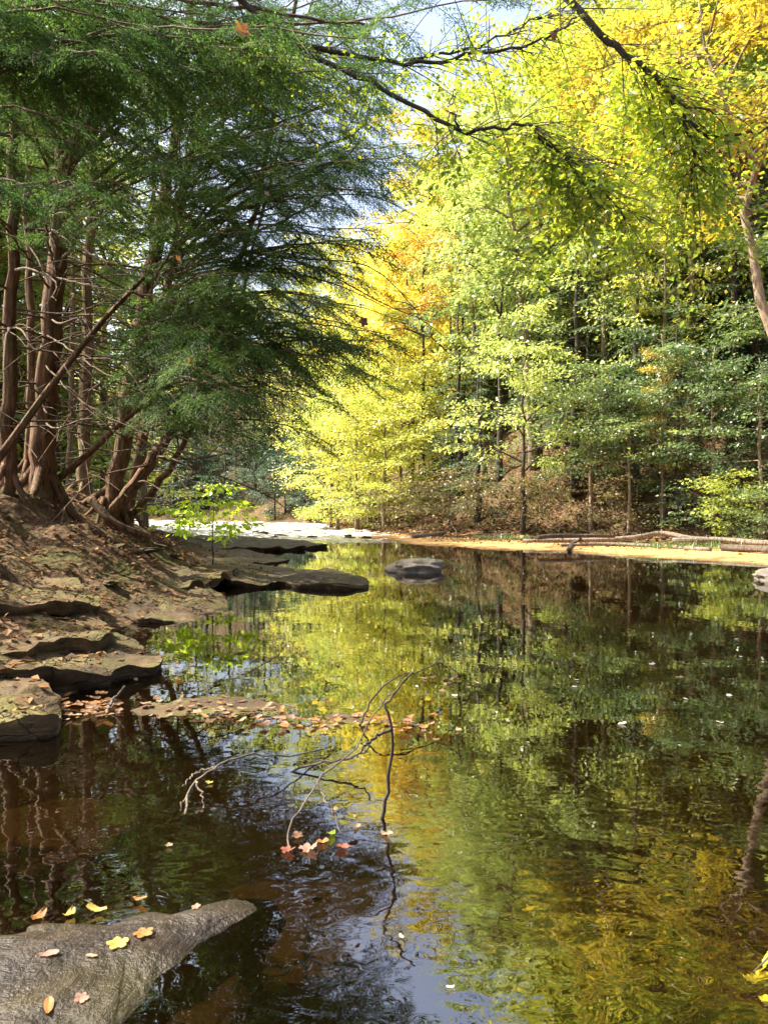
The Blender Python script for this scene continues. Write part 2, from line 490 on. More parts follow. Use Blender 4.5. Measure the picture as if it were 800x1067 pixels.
bed = t.ramp(n_c, [(0.3, (0.11, 0.068, 0.024)), (0.6, (0.22, 0.125, 0.04)), (0.8, (0.34, 0.195, 0.065))])
bed = t.mix(t.mr(n_b, 0.45, 0.7, 0, 0.5), bed, (0.06, 0.04, 0.015))
peb = t.n("ShaderNodeTexVoronoi", i_Vector=o, i_Scale=7.0)
sand = t.mix(t.mr(peb.outputs['Color'], 0.62, 0.75, 0, 0.4), sand, (0.16, 0.10, 0.05))
wetn = t.math('ADD', t.n("ShaderNodeSeparateXYZ", i_0=o).outputs[2], t.math('MULTIPLY', t.noise(o, 1.1, 4), 0.05))
sand = t.mix(t.mr(wetn, 0.03, 0.055, 0.8, 0.0), sand, (0.15, 0.08, 0.026))
c = t.mix(t.attr("bed"), lit, bed)
c = t.mix(t.attr("sand"), c, sand)
bp = t.n("ShaderNodeBump", i_Strength=0.8, i_Distance=0.04, i_Height=t.math('ADD', n_b, vor.outputs['Distance'])).outputs[0]
gp = t.n("ShaderNodeBsdfPrincipled", i_Base_Color=c, i_Roughness=0.9, i_Normal=bp)
gp.inputs['Specular IOR Level'].default_value = 0.15
ground = link("ground", gm, mat=t.surf(gp.outputs[0]))
tag(ground, "leaf strewn brown banks, tan sand bar and brown creek bed", "ground", kind="structure")

# ------------------------------------------------------------------ water
wx = axis((-120, -30, 6), (-30, 4, 0.22), (4, 16, 0.6), (16, 100, 6))
wy = axis((-20, 0, 2), (0, 22, 0.6), (22, 66, 0.22), (66, 130, 4))
WX, WY = np.meshgrid(wx, wy)
q = np.stack([WX.ravel() * 1.1, WY.ravel() * 0.8, 0 * WX.ravel()], -1)
dlw, drw = banks(WX.ravel(), WY.ravel())
rifm = np.clip((WY.ravel() - 25.5) / 4, 0, 1) * np.clip((4.2 - WX.ravel()) / 2, 0, 1)
wz = rifm * (0.07 * vnoise(q * 1.0) + 0.05 * vnoise(q * 2.3 + 9))
nx, ny = len(wx), len(wy)
ii = (np.arange(ny - 1)[:, None] * nx + np.arange(nx - 1)[None]).ravel()
wm = mesh_vf("water", np.stack([WX.ravel(), WY.ravel(), wz], -1), np.stack([ii, ii + 1, ii + nx + 1, ii + nx], -1), True)
a = wm.attributes.new("riffle", 'FLOAT', 'POINT'); a.data.foreach_set("value", rifm.astype(np.float32))
t = NT("creek_water")
o = t.obj()
sx = t.n("ShaderNodeSeparateXYZ", i_0=o)
big = t.noise(t.n("ShaderNodeMapping", i_Vector=o, i_Scale=(1.0, 0.8, 1)).outputs[0], 4.2, 0.6, 0.4, 0.5)
med = t.noise(t.n("ShaderNodeMapping", i_Vector=o, i_Scale=(1.0, 1.3, 1)).outputs[0], 11.0, 1, 0.45, 0.3)
patch = t.mr(t.noise(o, 0.55, 2), 0.4, 0.65, 0.35, 1.0)
hgt = t.math('ADD', t.math('MULTIPLY', big, 1.0), t.math('MULTIPLY', med, 0.22))
close = t.mr(sx.outputs[1], 1.2, 4.0, 1.0, 0.12)
rif = t.attr("riffle")
dist = t.math('MULTIPLY', t.math('MULTIPLY', close, patch), t.math('ADD', 0.011, t.math('MULTIPLY', rif, 0.25)))
bmp = t.n("ShaderNodeBump", i_Strength=1.0, i_Distance=dist, i_Height=hgt).outputs[0]
fr = t.n("ShaderNodeFresnel", i_IOR=2.8, i_Normal=bmp).outputs[0]
gl = t.n("ShaderNodeBsdfGlossy", i_Roughness=0.0, i_Color=(1, 1, 1, 1), i_Normal=bmp).outputs[0]
tr = t.n("ShaderNodeBsdfTransparent", i_Color=(0.90, 0.74, 0.48, 1)).outputs[0]
mud = t.n("ShaderNodeBsdfDiffuse", i_Color=(0.17, 0.095, 0.024, 1)).outputs[0]
tr = t.n("ShaderNodeMixShader", i_0=0.01, i_1=tr, i_2=mud).outputs[0]
wsh = t.n("ShaderNodeMixShader", i_0=fr, i_1=tr, i_2=gl).outputs[0]
foam_glitter_n = t.noise(t.n("ShaderNodeMapping", i_Vector=o, i_Scale=(0.7, 1.6, 1)).outputs[0], 3.6, 6, 0.75, 0.8)
foam_glitter = t.math('MULTIPLY', t.mr(foam_glitter_n, 0.46, 0.57), rif)
fo = t.n("ShaderNodeBsdfDiffuse", i_Color=(0.76, 0.74, 0.70, 1)).outputs[0]  # white for foam plus the riffle's sun glitter, held in the colour
wsh = t.n("ShaderNodeMixShader", i_0=foam_glitter, i_1=wsh, i_2=fo).outputs[0]
water = link("water", wm, mat=t.surf(wsh))
tag(water, "still brown creek water mirroring the autumn trees, white riffle upstream", "water", kind="structure")

# ------------------------------------------------------------------ rocks
def rock_mesh(name, outline, ztop, thick, tilt=(0, 0), rough=0.04, seed=0.0, under=0.06, dome=0.0, layers=3, dpow=2):
    """irregular flat slab: outline = world XY of its top edge (star-shaped), several strata down the sides"""
    o = np.asarray(outline, dtype=float)[:, :2]
    o = smooth_path(np.vstack([o, o[:1]]), 97)[:-1]
    if np.sum(o[:, 0] * np.roll(o[:, 1], -1) - o[:, 1] * np.roll(o[:, 0], -1)) < 0: o = o[::-1]
    c = o.mean(0); n = len(o)
    sz = np.linalg.norm(o - c, axis=1).mean()
    ang = fbm(np.stack([o[:, 0] * 2.5 / sz + seed, o[:, 1] * 2.5 / sz, 0 * o[:, 0]], -1), 4)
    ang = ang + 0.45 * fbm(np.stack([o[:, 0] * 9 + seed, o[:, 1] * 9, 0 * o[:, 0]], -1), 3)
    o = c + (o - c) * (1 + 0.11 * ang)[:, None]
    rings = []
    for s in (0.02, 0.15, 0.3, 0.45, 0.6, 0.72, 0.82, 0.9, 0.955, 1.0):
        p = c + (o - c) * s
        z = ztop + (p - c) @ np.array(tilt) + dome * (1 - s ** dpow)
        z = z + rough * fbm(np.stack([p[:, 0] * 3 + seed, p[:, 1] * 3, 0 * z + seed], -1), 4)
        rings.append(np.column_stack([p, z]))
    rim = rings[-1][:, 2]
    nl = layers * 4
    for k in range(nl + 1):
        f = k / nl
        step = 0.035 * ((k // 4) % 2) * (k > 0) + under * f
        j = fbm(np.stack([o[:, 0] * 4 + seed, o[:, 1] * 4, 0 * o[:, 0] + k // 2 * 1.7 + seed], -1), 3)
        p = c + (o - c) * (1.0 - step + 0.022 * j)[:, None]
        rings.append(np.column_stack([p, rim - thick * f]) if k else np.column_stack([o, rim]))
    V = np.concatenate(rings); m = len(rings)
    i = np.array([q_ for q_ in range(m - 1) if q_ != 9])[:, None] * n; j = np.arange(n)[None]; j2 = (j + 1) % n
    Q = np.stack([i + j, i + n + j, i + n + j2, i + j2], -1).reshape(-1, 4)
    V = np.vstack([V, V[:n].mean(0)])
    T = np.stack([np.full(n, len(V) - 1), np.arange(n), (np.arange(n) + 1) % n], -1)
    return mesh_vf(name, V, [Q, T], True)


def slab(name, pxs, ztop, thick, mat, label, cat="rock", group=None, **kw):
    if 'tilt' not in kw and ztop > .1: kw['tilt'] = (rng.uniform(-.15, -.04), rng.uniform(-.05, .05))
    if 'rough' not in kw: kw['rough'] = .06
    w = np.array([PZ(px, py, ztop) for px, py in pxs])
    c = w.mean(0)
    me = rock_mesh(name, (w - c), 0.0, thick, **kw)
    ob = link(name, me, mat=M[mat], loc=(c[0], c[1], ztop))
    return tag(ob, label, cat, group)


LG = "rock ledges along the left bank"
slab("rock_ledge", [(-60, 715), (20, 708), (58, 716), (64, 722), (55, 738), (0, 742), (-60, 748)], 0.15, 0.3, 'ledge_moss', "low mossy brown ledge block at the frame's left edge above the floating leaves", group=LG, seed=1, dome=0.02, layers=2)
slab("rock_ledge", [(-70, 690), (0, 668), (80, 655), (135, 655), (160, 668), (162, 682), (100, 697), (30, 708), (-60, 718)], 0.135, 0.22, 'ledge', "broad flat leaf-strewn slab overhanging the dark water on the left bank", group=LG, seed=2, under=0.10, layers=2)
slab("rock_ledge", [(-60, 640), (0, 630), (60, 628), (108, 638), (112, 650), (50, 662), (-40, 670)], 0.29, 0.14, 'ledge_moss', "dark mossy ledge step behind the broad leaf-strewn slab", group=LG, seed=3, under=0.06, layers=1)
slab("rock_ledge", [(-60, 610), (10, 600), (70, 602), (102, 612), (98, 620), (30, 626), (-50, 632)], 0.43, 0.13, 'ledge_moss', "upper mossy ledge nearest the trunk mound", group=LG, seed=4, under=0.05, layers=1)
slab("rock_ledge", [(110, 618), (150, 604), (205, 606), (238, 622), (244, 633), (205, 640), (160, 640), (120, 634)], 0.10, 0.2, 'ledge', "striped sloping ledge at the inlet with ridged strata", group=LG, seed=5, tilt=(-0.10, 0.05), rough=0.07, under=0.0)
slab("rock_ledge", [(95, 603), (150, 588), (215, 588), (240, 594), (205, 604), (140, 608)], 0.23, 0.14, 'ledge_moss', "flat mossy shelf just above the striped sloping ledge", group=LG, seed=6, layers=1)
slab("rock_ledge", [(195, 594), (235, 587), (300, 590), (318, 595), (300, 602), (235, 604)], 0.12, 0.16, 'ledge', "thin dark undercut shelf reaching from the bank to the low island rock", group=LG, seed=7, under=0.08, layers=1, rough=.035)
slab("rock_ledge", [(140, 579), (190, 571), (260, 571), (300, 576), (270, 583), (190, 585)], 0.12, 0.16, 'ledge', "long brown strata shelf between the bank mound and the far riffle", group=LG, seed=8, layers=1)
slab("rock_ledge", [(160, 563), (210, 558), (290, 561), (330, 567), (280, 571), (200, 570)], 0.10, 0.2, 'ledge', "farthest thin brown shelf beside the white riffle", group=LG, seed=9, layers=1)
slab("island_rock", [(292, 598), (320, 594), (350, 595), (376, 601), (384, 606), (372, 609), (330, 609), (298, 606)], 0.07, 0.2, 'ledge', "low dark flat rock standing out in the pool beyond the ledges", seed=10, dome=0.09, under=-0.05, rough=.03)
slab("submerged_ledge", [(130, 742), (190, 728), (260, 731), (300, 738), (250, 746), (170, 750)], -0.008, 0.16, 'ledge', "dark rock tongue barely awash under orange leaves", seed=11, rough=0.022)
slab("submerged_ledge", [(255, 752), (300, 742), (380, 744), (445, 750), (440, 757), (340, 762), (270, 760)], -0.014, 0.16, 'ledge', "reddish rock tongue awash with leaves near the dead branch", seed=12, rough=0.022)


def boulder(name, x, y, sx, sy, sz, zc, mat, label, seed, group=None):
    th = np.linspace(0.02, np.pi - 0.02, 26)[:, None]; ph = np.linspace(0, 2 * np.pi, 44, endpoint=False)[None]
    d = np.stack(np.broadcast_arrays(np.sin(th) * np.cos(ph), np.sin(th) * np.sin(ph), np.cos(th)), -1)
    r = 1 + 0.20 * fbm(d * 1.3 + seed, 3) + 0.09 * fbm(d * 4 + seed, 4)
    d = np.sign(d) * np.abs(d) ** np.array([0.8, 0.8, 0.7])
    V = d * r[..., None] * np.array([sx, sy, sz])
    m, n = V.shape[:2]
    i = np.arange(m - 1)[:, None] * n; j = np.arange(n)[None]; j2 = (j + 1) % n
    Q = np.stack([i + j, i + n + j, i + n + j2, i + j2], -1).reshape(-1, 4)
    me = mesh_vf(name, V.reshape(-1, 3), Q, True)
    return tag(link(name, me, mat=M[mat], loc=(x, y, zc)), label, "rock", group)


boulder("boulder", 0.60, 14.4, 0.56, 0.60, 0.18, 0.05, 'boulder', "rounded grey boulder standing in mid pool below the bend", 3.3)
boulder("boulder", 6.62, 12.5, 0.42, 0.45, 0.15, 0.03, 'boulder', "small pale boulder in the pool at the right edge of the photo", 8.1)

# foreground slab, half out of the water
w = [PZ(px, py, 0.05) for px, py in [(-160, 985), (-20, 950), (60, 940), (140, 930), (205, 922), (262, 915), (282, 924), (268, 942), (225, 966), (200, 990), (170, 1016), (125, 1056), (80, 1100), (-120, 1120)]]
w = np.array(w); c = w.mean(0)
fg = rock_mesh("foreground_slab", (w - c) * 1.06, 0.0, 0.3, rough=0.016, seed=21.0, dpow=4, dome=0.062, under=-0.25, layers=1)
SLAB = tag(link("wet_slab", fg, mat=M['wetrock'], loc=(c[0], c[1], -0.038)), "wet grey tan rock slab with stray leaves, half sunk in the near water", "rock")
for k, (px, py, s, lab) in enumerate([(50, 862, 0.30, "ochre rock glowing under the water above the near wet slab"), (150, 1055, 0.24, "ochre rock lying under the water beside the near wet slab's lower edge"), (330, 960, 0.30, "dim brown rock under the water right of the near wet slab")]):
    p = PZ(px, py, -0.12)
    boulder("submerged_rock", p[0], p[1], s, s * 0.9, 0.08, -0.15, 'bedrock', lab, 12.0 + k)

STONES = "small stones on the left ledges"
smesh = []
for k in range(3):
    ob = boulder("stone", 0, -6, 0.12, 0.09, 0.045, -0.3, ['ledge', 'ledge', 'ledge_moss'][k], "x", 30.0 + k)
    smesh.append(ob.data); bpy.data.objects.remove(ob)
nst = 0
while nst < 26:
    y = rng.uniform(4.6, 22); x = np.interp(y, LY, LX) + rng.uniform(-1.4, 0.25)
    z = H(x, y)
    if (x - 0) / y < -0.53: continue
    o = link("stone", smesh[nst % 3]); o.location = (x, y, z + 0.02)
    o.scale = [float(s) for s in rng.uniform((.6, .6, .5), (1.7, 1.7, 1.0))]
    o.rotation_euler = (rng.uniform(-.2, .2), rng.uniform(-.2, .2), rng.uniform(0, 6))
    tag(o, "small flat brown stone lying among leaves on the left bank", "stone", STONES); nst += 1

# ------------------------------------------------------------------ foliage generators
def frame_xf(O, E, roll, up=np.array([0, 0, 1.0])):
    x = nrm(E - O); y = nrm(np.cross(up, x)); z = np.cross(x, y)
    c, s = math.cos(roll), math.sin(roll)
    return np.stack([x, c * y + s * z, -s * y + c * z], 1)     # columns


def hemlock_spray(L, r, ds, tw, bare=0.3, width=0.30, qw=0.026, ql=0.11):
    """flat drooping hemlock branch along +x of length L: leaf quads + woody polylines"""
    PT, D, LL, WW, NN = [], [], [], [], []
    wood = []
    tt = np.linspace(0, 1, 9)
    wy_, wz_ = r.uniform(-.08, .08) * L, r.uniform(0.08, 0.2) * L
    main = np.stack([tt * L, wy_ * np.sin(tt * 3), -wz_ * tt ** 2.2], -1)
    wood.append((main, np.linspace(0.011 * L ** 0.5 * 1.4, 0.003, 9)))
    t0 = bare; sgn = 1
    while t0 < 0.99:
        base = np.array([np.interp(t0, tt, main[:, k]) for k in range(3)])
        ls = width * L * min(1.0, (1.06 - t0) * 1.9) * r.uniform(0.55, 1.2) * min(1, (t0 - bare) * 6 + 0.35)
        a = sgn * r.uniform(0.75, 1.15)
        dirv = np.array([math.cos(a), math.sin(a), r.uniform(-0.18, 0.10)])
        n = max(2, int(ls / tw))
        s = np.linspace(0, 1, n)[:, None]
        bend = np.array([0.25, -0.10 * sgn, -0.22]) * ls
        pts = base + dirv * ls * s + bend * s ** 2
        if n > 4: wood.append((pts[:: max(1, n // 3)], 0.004))
        tan = nrm(dirv + 2 * bend / max(ls, .01) * s)
        for side in (-1, 1):
            ang = side * r.uniform(0.65, 1.05, n)
            ca, sa = np.cos(ang)[:, None], np.sin(ang)[:, None]
            pr = np.stack([-tan[:, 1], tan[:, 0], 0 * tan[:, 0]], -1)
            d = tan * ca + pr * sa + np.stack([0 * ang, 0 * ang, r.normal(-0.12, 0.30, n)], -1)
            PT.append(pts + r.normal(0, 0.02, (n, 3))); D.append(d)
            l = ql * (1.15 - 0.55 * s[:, 0]) * r.uniform(0.6, 1.25, n)
            LL.append(l); WW.append(qw * r.uniform(0.7, 1.3, n))
            NN.append(np.array([0, 0, 1.0]) + r.normal(0, 0.5, (n, 3)))
        PT.append(pts); D.append(tan); LL.append(np.full(n, tw * 1.5)); WW.append(np.full(n, qw)); NN.append(np.array([0, 0, 1.0]) + r.normal(0, .2, (n, 3)))
        t0 += ds / L * r.uniform(0.7, 1.3) * 0.5; sgn = -sgn
    Q = leaf_quads(np.concatenate(PT), np.concatenate(D), np.concatenate(NN), np.concatenate(LL), np.concatenate(WW), 0.1)
    return Q, wood


HS = [hemlock_spray(3.0, np.random.default_rng(100 + k), 0.13, 0.042, bare=0.24 + 0.05 * (k % 3), width=0.24, qw=0.015, ql=0.07) for k in range(6)]
HB = [hemlock_spray(1.0, np.random.default_rng(300 + k), 0.105, 0.030, bare=0.08, width=0.36, qw=0.016, ql=0.06) for k in range(8)]
HF = [hemlock_spray(3.0, np.random.default_rng(200 + k), 0.55, 0.20, bare=0.12, width=0.36, qw=0.085, ql=0.30) for k in range(4)]


def put_spray(tmpl, O, E, r, Qs, Rs, tubes, wood_min=0, tint=0.5, up=None, minr=0.0):
    Q, wood = tmpl
    s = np.linalg.norm(E - O) / 3.0
    A = frame_xf(O, E, r.uniform(-0.3, 0.3), np.array([0, 0, 1.0]) if up is None else up)
    Qs.append((Q.reshape(-1, 3) * s) @ A.T + O)
    nq = len(Q)
    Rs.append(np.clip(tint + r.normal(0, 0.16, nq) + r.normal(0, 0.08), 0, 0.97))
    if tubes is not None:
        for k, (w, rad) in enumerate(wood):
            if k and r.random() > wood_min: continue
            tubes.add((w * s) @ A.T + O, np.maximum(rad, minr), 4 if k == 0 else 3, cap=False)


def bough(O, E, r, Qs, Rs, tubes, tint=.42, gap=.30, first=.30):
    """long drooping woody bough with separate hanging fronds"""
    l = np.linalg.norm(E - O); d = nrm(E - O)
    side = nrm(np.cross(d, [0, 0, 1.0]))
    bow = side * r.normal(0, .10) * l
    p_ = smooth_path([O, O + (E - O) * .33 + bow * .7 + [0, 0, .05 * l], O + (E - O) * .68 + bow + [0, 0, .055 * l], E], 26)
    p_[2:-1] += r.normal(0, .012, (23, 3))
    tubes.add(p_, np.linspace(.009 + .0035 * l, .004, 26), 5, cap=False)
    t = first; sg = 1
    tree_tint = tint + r.normal(-.03, .15)
    while t < 1.0:
        i = min(24, int(t * 25)); S = p_[i]
        tan = nrm(p_[i + 1] - p_[i])
        a = r.uniform(.45, 1.25) * sg
        ln = r.uniform(.45, 1.05) * min(1.0, .45 + .22 * l) * (1.15 - .45 * t)
        dd = nrm(tan * math.cos(a) + side * math.sin(a) + np.array([0, 0, r.normal(-.32, .20)]))
        A = frame_xf(S, S + dd, r.normal(0, .35))
        Q, wood = HB[r.integers(8)]
        Qs.append((Q.reshape(-1, 3) * ln) @ A.T + S)
        Rs.append(np.clip(tree_tint + r.normal(0, .13, len(Q)) + r.normal(0, .07), 0, .97))
        tubes.add((wood[0][0] * ln) @ A.T + S, .0035, 4, cap=False)
        t += gap / l * r.uniform(.5, 1.6); sg = -sg if r.random() < .8 else sg
    Q, wood = HB[r.integers(8)]
    A = frame_xf(p_[-3], p_[-1], r.normal(0, .3)); Qs.append((Q.reshape(-1, 3) * .7) @ A.T + p_[-3]); Rs.append(np.clip(tree_tint + r.normal(0, .13, len(Q)), 0, .97))


def trunk_r(r0, n, top=0.25, flare=0.45):
    f = np.linspace(0, 1, n)
    return r0 * (1 - (1 - top) * f) * (1 + flare * np.exp(-f * n * 0.55))


# ------------------------------------------------------------------ the hemlocks on the left bank
def near_hemlock(pxs, Y, r0, Ht, label, nb, mat='bark_red', heroes=(), dead=19, seed=0, extra=(), wires=(), zlow=2.2, bl=(1.6, 3.2), dirbias=None, lean_top=None):
    r = np.random.default_rng(500 + seed)
    pts = [P(px, py, Y) for px, py in pxs]
    # run the base into the ground, the top on to the tree's full height
    z0 = H(pts[0][0], pts[0][1])
    b = pts[0].copy(); b[2] = min(b[2], z0)
    pts = [b - np.array([0, 0, 0.25]), b + (pts[1] - b) * 0.12] + pts[1:]
    d = nrm(pts[-1] - pts[-2]); d = nrm(d * np.array([0.6, 0.6, 1.0]))
    top = pts[-1] + d * (Ht - pts[-1][2]) / max(d[2], 0.3)
    pts.append(top)
    root = empty("hemlock_tree", b, label, "tree", "hemlocks on the left bank")
    path = smooth_path(np.array(pts) - b, 40)
    path[2:-1] += r.normal(0, 0.02, (37, 3)) * np.array([1, 1, 0])
    rad = trunk_r(r0, 40, 0.22, 0.3)
    tb = Tubes(); tb.add(path, rad * .76, 30, 0.13, seed * 3.1, freq=4.5)
    # roots
    for k in range(4):
        a = k * 1.57 + r.uniform(-.3, .3)
        q_ = np.array([[0, 0, 0.30 + r0], [math.cos(a) * r0 * 1.5, math.sin(a) * r0 * 1.5, 0.12], [math.cos(a) * r0 * 2.4, math.sin(a) * r0 * 2.4, -0.04], [math.cos(a) * r0 * 3.4, math.sin(a) * r0 * 3.4, -0.22]])
        for i in range(1, 4): q_[i, 2] += H(b[0] + q_[i, 0], b[1] + q_[i, 1]) - z0
        tb.add(smooth_path(q_, 9), np.linspace(r0 * 0.32, r0 * 0.08, 9), 8, 0.15, k)
    link("trunk", tb.mesh("hemlock_trunk"), root, M[mat])
    tw = Tubes(); Qs, Rs = [], []

    def at(z):
        i = np.argmin(np.abs(path[:, 2] - z)); return path[i].copy()
    for k in range(nb):
        z = zlow + (Ht - b[2] - zlow - 0.5) * (k + r.random()) / nb
        O = at(z); f = z / (Ht - b[2])
        a = k * 2.4 + r.uniform(-.4, .4)
        if dirbias is not None and r.random() < 0.55: a = dirbias + r.normal(0, 0.6)
        l = r.uniform(*bl) * (1.12 - f) * 1.2
        E = O + np.array([math.cos(a) * l, math.sin(a) * l, -l * r.uniform(0.05, 0.40)])
        if z > 9.5 - b[2]: put_spray(HS[r.integers(6)], O, E, r, Qs, Rs, tw, 0.5, 0.45 + r.normal(0, 0.06))  # high sprays, mostly out of view, thickened to shade bank and near water
        else: bough(O, E, r, Qs, Rs, tw, first=.4)
    for (tx, ty, tY, az) in list(heroes) + list(extra):
        E = P(tx, ty, tY) - b
        O = at(E[2] + az)
        bough(O, E, r, Qs, Rs, tw)
    for k in range(dead):                                        # bare dead lower branches
        z = r.uniform(0.7, 5.5); O = at(z); a = r.uniform(-2.6, 0.6); l = r.uniform(1.0, 3.0)
        d1 = np.array([math.cos(a), math.sin(a), r.uniform(-0.25, 0.2)])
        p_ = [O, O + d1 * l * 0.35 + r.normal(0, .06, 3), O + d1 * l * 0.7 + r.normal(0, .12, 3) + [0, 0, -0.06 * l], O + d1 * l + r.normal(0, .15, 3) + [0, 0, -0.22 * l]]
        sp = smooth_path(p_, 12)
        tw.add(sp, np.linspace(0.019, 0.005, 12), 5, cap=False)
        for m in range(r.integers(2, 5)):
            i = r.integers(3, 11); dd = nrm(d1 + r.normal(0, 0.55, 3)); ll = l * r.uniform(.15, .4)
            tw.add(smooth_path([sp[i], sp[i] + dd * ll * .5, sp[i] + dd * ll + [0, 0, -.1 * ll]], 6), np.linspace(0.008, 0.0035, 6), 4, cap=False)
    for pxl, r0_, r1_ in wires:
        sp = smooth_path(np.array([P(*q_) for q_ in pxl]) - b, 30); sp[1:-1] += r.normal(0, .012, (28, 3))
        tw.add(sp, np.linspace(r0_, r1_, 30), 5, cap=False)
    Q = np.concatenate(Qs).reshape(-1, 4, 3); W = tw.flat()
    me = quads_mesh("hemlock_crown", np.concatenate([Q, W]), np.concatenate([np.concatenate(Rs), np.zeros(len(W))]), (M['hemlock_near'], M['dead']),
                    np.concatenate([np.zeros(len(Q), int), np.ones(len(W), int)]))
    link("crown", me, root)
    return root


def tips(n, boxes, Y0, Y1, seed):
    r = np.random.default_rng(seed); out = []
    ar = np.array([(b[2] - b[0]) * (b[3] - b[1]) * b[4] for b in boxes], dtype=float); ar /= ar.sum()
    for k in range(n):
        b = boxes[r.choice(len(boxes), p=ar)]
        out.append((r.uniform(b[0], b[2]), r.uniform(b[1], b[3]), r.uniform(Y0, Y1), r.uniform(.4, .9)))
    return out


WIRES = [([(74, 0, 10.8), (110, -30, 8), (180, -2, 7.2), (270, 12, 7), (385, 28, 7.2)], .035, .012), ([(72, 20, 10.8), (30, -20, 8), (110, 5, 7), (170, 40, 7), (235, 72, 7.2)], .026, .008),
         ([(55, 240, 10.8), (100, 268, 9.5), (160, 284, 9), (250, 262, 8.6)], .016, .005), ([(52, 300, 10.8), (0, 232, 8.5), (-60, 200, 8)], .018, .007),
         ([(60, 290, 10.8), (110, 300, 9), (180, 312, 8.5), (240, 318, 8.2)], .014, .004), ([(48, 380, 10.9), (90, 420, 9.5), (150, 452, 9), (215, 478, 9), (285, 492, 9)], .013, .004),
         ([(50, 350, 10.8), (105, 385, 9.4), (150, 410, 9), (200, 448, 9)], .014, .004), ([(68, 150, 10.8), (150, 90, 8.5), (185, 130, 8), (178, 190, 8), (192, 300, 8), (200, 410, 8)], .010, .003),
         ([(70, 60, 10.8), (60, 20, 8), (130, 28, 7.5), (220, 45, 7.4), (300, 95, 7.6)], .018, .005), ([(72, 40, 10.8), (140, 35, 9), (200, 75, 8.2), (270, 110, 8.2), (330, 150, 8.4)], .022, .006),
         ([(64, 190, 10.8), (115, 120, 9), (125, 60, 8.6), (118, 200, 8.6)], .010, .003), ([(50, 420, 10.9), (20, 380, 9.5), (70, 352, 9), (110, 350, 9)], .012, .004),
         ([(60, 200, 10.8), (110, 190, 9), (180, 215, 8.5), (240, 240, 8.4), (330, 245, 8.6)], .014, .004)]
XT1 = tips(22, [(-20, -60, 260, 120, 1), (60, 100, 240, 260, .7)], 6.8, 10, 1)
XT2 = tips(34, [(200, 240, 330, 450, 1.6), (190, 120, 400, 300, 1), (330, 290, 415, 390, 1)], 7.2, 10.5, 2)
XT3 = tips(40, [(260, -60, 430, 150, 1), (330, 60, 435, 200, 1), (250, 180, 400, 330, .8)], 7.5, 11, 3)
XT4 = tips(44, [(-30, -80, 300, 60, 1.2), (100, -60, 420, 90, 1), (0, 60, 200, 200, .6), (380, -80, 600, 10, .3)], 5.2, 8.0, 4)
near_hemlock([(45, 508), (50, 400), (62, 250), (70, 120), (78, 0)], 11.0, 0.27, 17, "stout straight hemlock, thickest trunk on the left bank mound", 52, seed=1, dirbias=-0.9, extra=XT1, zlow=6.0, wires=WIRES,
             heroes=[(120, 230, 7.5, .6), (100, 60, 6.2, .5), (150, 30, 6.4, .5), (200, 60, 6.6, .6), (270, 90, 6.8, .6), (330, 120, 7.2, .6),
                     (300, 20, 6.5, .7), (210, 200, 7.2, .5), (30, 20, 6, .5), (240, 20, 6.2, .6), (390, 60, 7.4, .6), (260, 150, 7.4, .5)])
near_hemlock([(-120, 560), (-118, 400), (-112, 250), (-105, 100), (-100, 0)], 7.6, 0.20, 15, "hemlock standing beyond the left edge, seen by its boughs crossing the top left corner", 20, seed=11, dead=10, zlow=6, extra=XT4)
near_hemlock([(8, 490), (10, 380), (13, 250), (16, 100), (18, 0)], 10.0, 0.15, 14, "slim dark hemlock at the very left edge of the photo", 30, seed=2, dead=23, zlow=5)
near_hemlock([(30, 500), (34, 380), (30, 250), (27, 100)], 13.0, 0.13, 15, "thin straight hemlock behind, between the edge tree and the stout one", 26, seed=3, dead=20, zlow=5)
near_hemlock([(88, 490), (92, 300), (100, 100), (106, 0)], 14.0, 0.17, 17, "mossy straight hemlock just right of and behind the stout one", 36, 'bark_moss', seed=4, dead=16, zlow=5)
near_hemlock([(115, 528), (138, 400), (154, 300), (170, 220), (186, 110), (200, 0)], 12.5, 0.22, 17, "reddish hemlock leaning right, the front trunk of the leaning pair", 44, seed=5, zlow=6.5, dirbias=0.6, extra=XT2,
             heroes=[(335, 462, 9.2, .5), (300, 440, 8.6, .5), (400, 350, 9, .7), (425, 335, 10, .7), (410, 350, 8.4, .6), (330, 400, 8.2, .5), (280, 420, 7.8, .5), (260, 465, 9.0, .45), (345, 310, 8.2, .6), (380, 250, 9, .6),
                     (300, 330, 8.0, .5), (270, 360, 7.8, .5), (240, 330, 8.0, .5), (310, 370, 8.6, .5), (360, 360, 8.8, .5), (250, 300, 7.4, .5), (220, 350, 7.4, .5), (200, 430, 8.5, .4), (240, 385, 8, .4), (290, 290, 7.6, .5), (350, 420, 9.4, .5), (380, 385, 9.6, .6), (320, 345, 9.4, .5)])
near_hemlock([(132, 524), (158, 400), (174, 300), (196, 180), (214, 60)], 13.2, 0.14, 16, "thinner reddish hemlock leaning right, the rear trunk of the leaning pair", 40, seed=6, zlow=6.0, dirbias=0.6, extra=XT3,
             heroes=[(430, 160, 7.8, .7), (405, 200, 8.2, .6), (350, 180, 8, .6), (300, 230, 7.6, .5), (425, 150, 8.4, .7), (370, 140, 7.8, .6), (390, 110, 7.6, .6), (330, 260, 8.4, .5), (350, 220, 8.4, .5), (310, 190, 7.8, .5)])
near_hemlock([(108, 548), (150, 492), (182, 442), (204, 396), (240, 300), (270, 200)], 12.0, 0.15, 12, "low hemlock slanting strongly right over the water from the mound's corner", 10, seed=7, dead=20, zlow=4, dirbias=-0.2)
